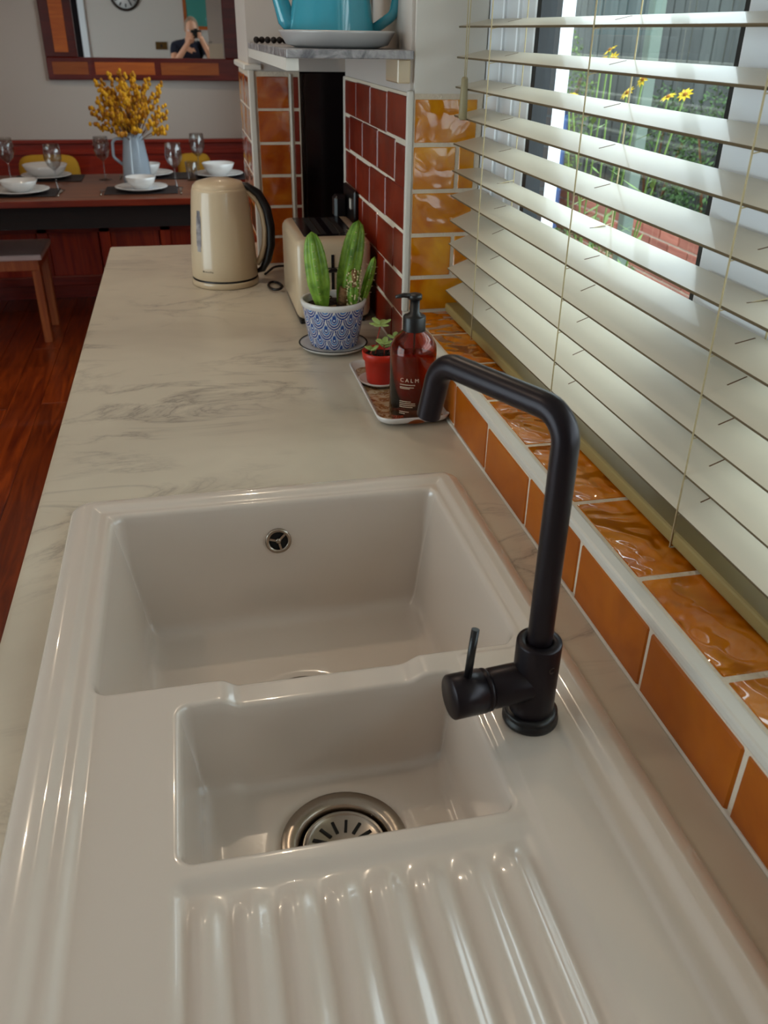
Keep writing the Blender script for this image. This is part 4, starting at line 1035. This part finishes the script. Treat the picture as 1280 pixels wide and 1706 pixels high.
# ------------------------------------------------------------------ photographer (reflected in the mirror)
def person():
    J = {'pelvis': (-.10, -.52, .93, .135), 'waist': (-.10, -.50, 1.06, .125), 'chest': (-.10, -.44, 1.22, .145), 'neck0': (-.09, -.38, 1.35, .075), 'neck': (-.075, -.31, 1.40, .052), 'headb': (-.06, -.245, 1.455, .078),
         'shL': (-.285, -.41, 1.30, .062), 'elL': (-.27, -.20, 1.13, .042), 'wrL': (-.075, -.105, 1.375, .028),
         'shR': (.09, -.41, 1.30, .062), 'elR': (.17, -.22, 1.16, .042), 'wrR': (.055, -.105, 1.385, .028),
         'hipL': (-.19, -.52, .86, .092), 'knL': (-.20, -.50, .48, .06), 'anL': (-.20, -.54, .08, .04), 'toL': (-.20, -.38, .04, .038),
         'hipR': (-.01, -.52, .86, .092), 'knR': (.0, -.50, .48, .06), 'anR': (.0, -.54, .08, .04), 'toR': (.0, -.38, .04, .038)}
    E = [('pelvis','waist'),('waist','chest'),('chest','neck0'),('neck0','neck'),('neck','headb'),('chest','shL'),('shL','elL'),('elL','wrL'),('chest','shR'),('shR','elR'),('elR','wrR'),
         ('pelvis','hipL'),('hipL','knL'),('knL','anL'),('anL','toL'),('pelvis','hipR'),('hipR','knR'),('knR','anR'),('anR','toR')]
    # hands: palm plus five fingers each, wrapped round the camera body
    for s, w in (('L', -1), ('R', 1)):
        wx, wy, wz, _ = J['wr'+s]
        J['pa'+s] = (wx+.0-.004*w, wy+.035, wz+.03, .026); E.append(('wr'+s, 'pa'+s))
    names = list(J); me = bpy.data.meshes.new('body'); me.from_pydata([J[n][:3] for n in names], [(names.index(a), names.index(b)) for a, b in E], [])
    o = bpy.data.objects.new('body_rig', me); COL.objects.link(o); md = o.modifiers.new('s', 'SKIN'); md.use_smooth_shade = True
    for i, n in enumerate(names): me.skin_vertices[0].data[i].radius = (J[n][3],)*2; me.skin_vertices[0].data[i].use_root = (n == 'pelvis')
    o.modifiers.new('d', 'SUBSURF').levels = 2
    dg = bpy.context.evaluated_depsgraph_get(); me2 = bpy.data.meshes.new_from_object(o.evaluated_get(dg)); COL.objects.unlink(o); bpy.data.objects.remove(o)
    me2.name = 'body'; me2.materials.clear()
    for k in ('skin', 'navy', 'trouser', 'gasket'): me2.materials.append(M[k])
    for p_ in me2.polygons:
        x, y, z = p_.center; p_.use_smooth = True
        if z < .09: k = 3
        elif z < .95: k = 2
        elif z < 1.385 and y < -.33 : k = 1
        elif z < 1.34 and y < -.27 and abs(x+.10) > .12: k = 1
        else: k = 0
        p_.material_index = k
    PE = thing('person', 'photographer in a navy shirt holding up a camera, reflected in the mirror', 'person', (0, 0, 0))
    mk('body', me2, None, PE)
    bm = bmesh.new(); rot = Matrix.Rotation(-.35, 4, 'X'); hc = Vector((-.052, -.205, 1.49))
    ellipsoid(bm, (0, 0, 0), (1, 1, 1), 28, 20)
    for v in bm.verts:
        x, y, z = v.co; q = Vector((x*.076, y*.094, z*.118))
        if z < -.2: q.x *= 1-.28*(-z-.2); q.y *= 1-.12*(-z-.2)
        if y > .5 and abs(x) < .25 and -.35 < z < .15: q.y += .018*(1-abs(x)/.25)*(.3+(.15-z))
        v.co = hc+rot @ q
    for sx in (-1, 1): ellipsoid(bm, hc+rot @ Vector((sx*.075, -.005, -.005)), (.009, .018, .03), 10, 8)
    hd = mk('head', bm, 'skin', PE, smooth=True)
    bm = bmesh.new(); 
    for sx in (-1, 1): ellipsoid(bm, hc+rot @ Vector((sx*.03, .082, .008)), (.011, .008, .008), 10, 8)
    mk('eyes', bm, 'crockery', hd)
    bm = bmesh.new(); ellipsoid(bm, hc+rot @ Vector((0, .083, -.06)), (.022, .007, .006), 10, 6); mk('mouth', bm, 'red_stem', hd)
    bm = bmesh.new(); ellipsoid(bm, (0, 0, 0), (1, 1, 1), 28, 18)
    for v in bm.verts:
        x, y, z = v.co; v.co = hc+rot @ Vector((x*.082, y*.098-.010, z*.118+.007 if z > -.3 else -.03))
    bmesh.ops.delete(bm, geom=[v for v in bm.verts if (rot.inverted() @ (v.co-hc)).y > .052 or (rot.inverted() @ (v.co-hc)).z < -.04], context='VERTS')
    mk('hair', bm, 'hair', hd, smooth=True)
    # fingers as short skinned chains
    for s, w in (('L', -1), ('R', 1)):
        px, py, pz = J['pa'+s][:3]
        ch = []
        for k in range(4):
            zz = pz+.026-.016*k; L = (.9, 1.0, .95, .78)[k]
            ch.append([(px, py+.004, zz-.004), (px-.002*w, py+.030*L, zz+.004), (px-.012*w, py+.048*L, zz+.006), (px-.028*w, py+.052*L, zz+.003)])
        ch.append([(px-.008*w, py-.004, pz-.012), (px-.028*w, py+.002, pz-.004), (px-.044*w, py+.010, pz+.004)])
        for c in ch:
            bm = bmesh.new(); rr = [.0095, .009, .0082, .0072][:len(c)]; tube(bm, c, rr, 10); ellipsoid(bm, c[-1], (rr[-1],)*3, 8, 6); mk('finger', bm, 'skin', PE)
person()
CA = thing('camera', 'black camera held by the photographer', 'camera', (0, -.06, 1.435))
mk('camera_body', B(-.062, .062, -.05, -.012, -.045, .04, bev=.008, seg=2), 'black_rubber', CA)
bm = bmesh.new(); lathe(bm, [(.031, -.012), (.031, .028), (.029, .032), (.024, .030), (.022, .012), (0, .010)], 28, M4=Matrix.Rotation(-PI/2, 4, 'X')); mk('lens', bm, 'black_rubber', CA)
mk('viewfinder_hump', B(-.02, .02, -.048, -.014, .038, .055, bev=.005), 'black_rubber', CA)
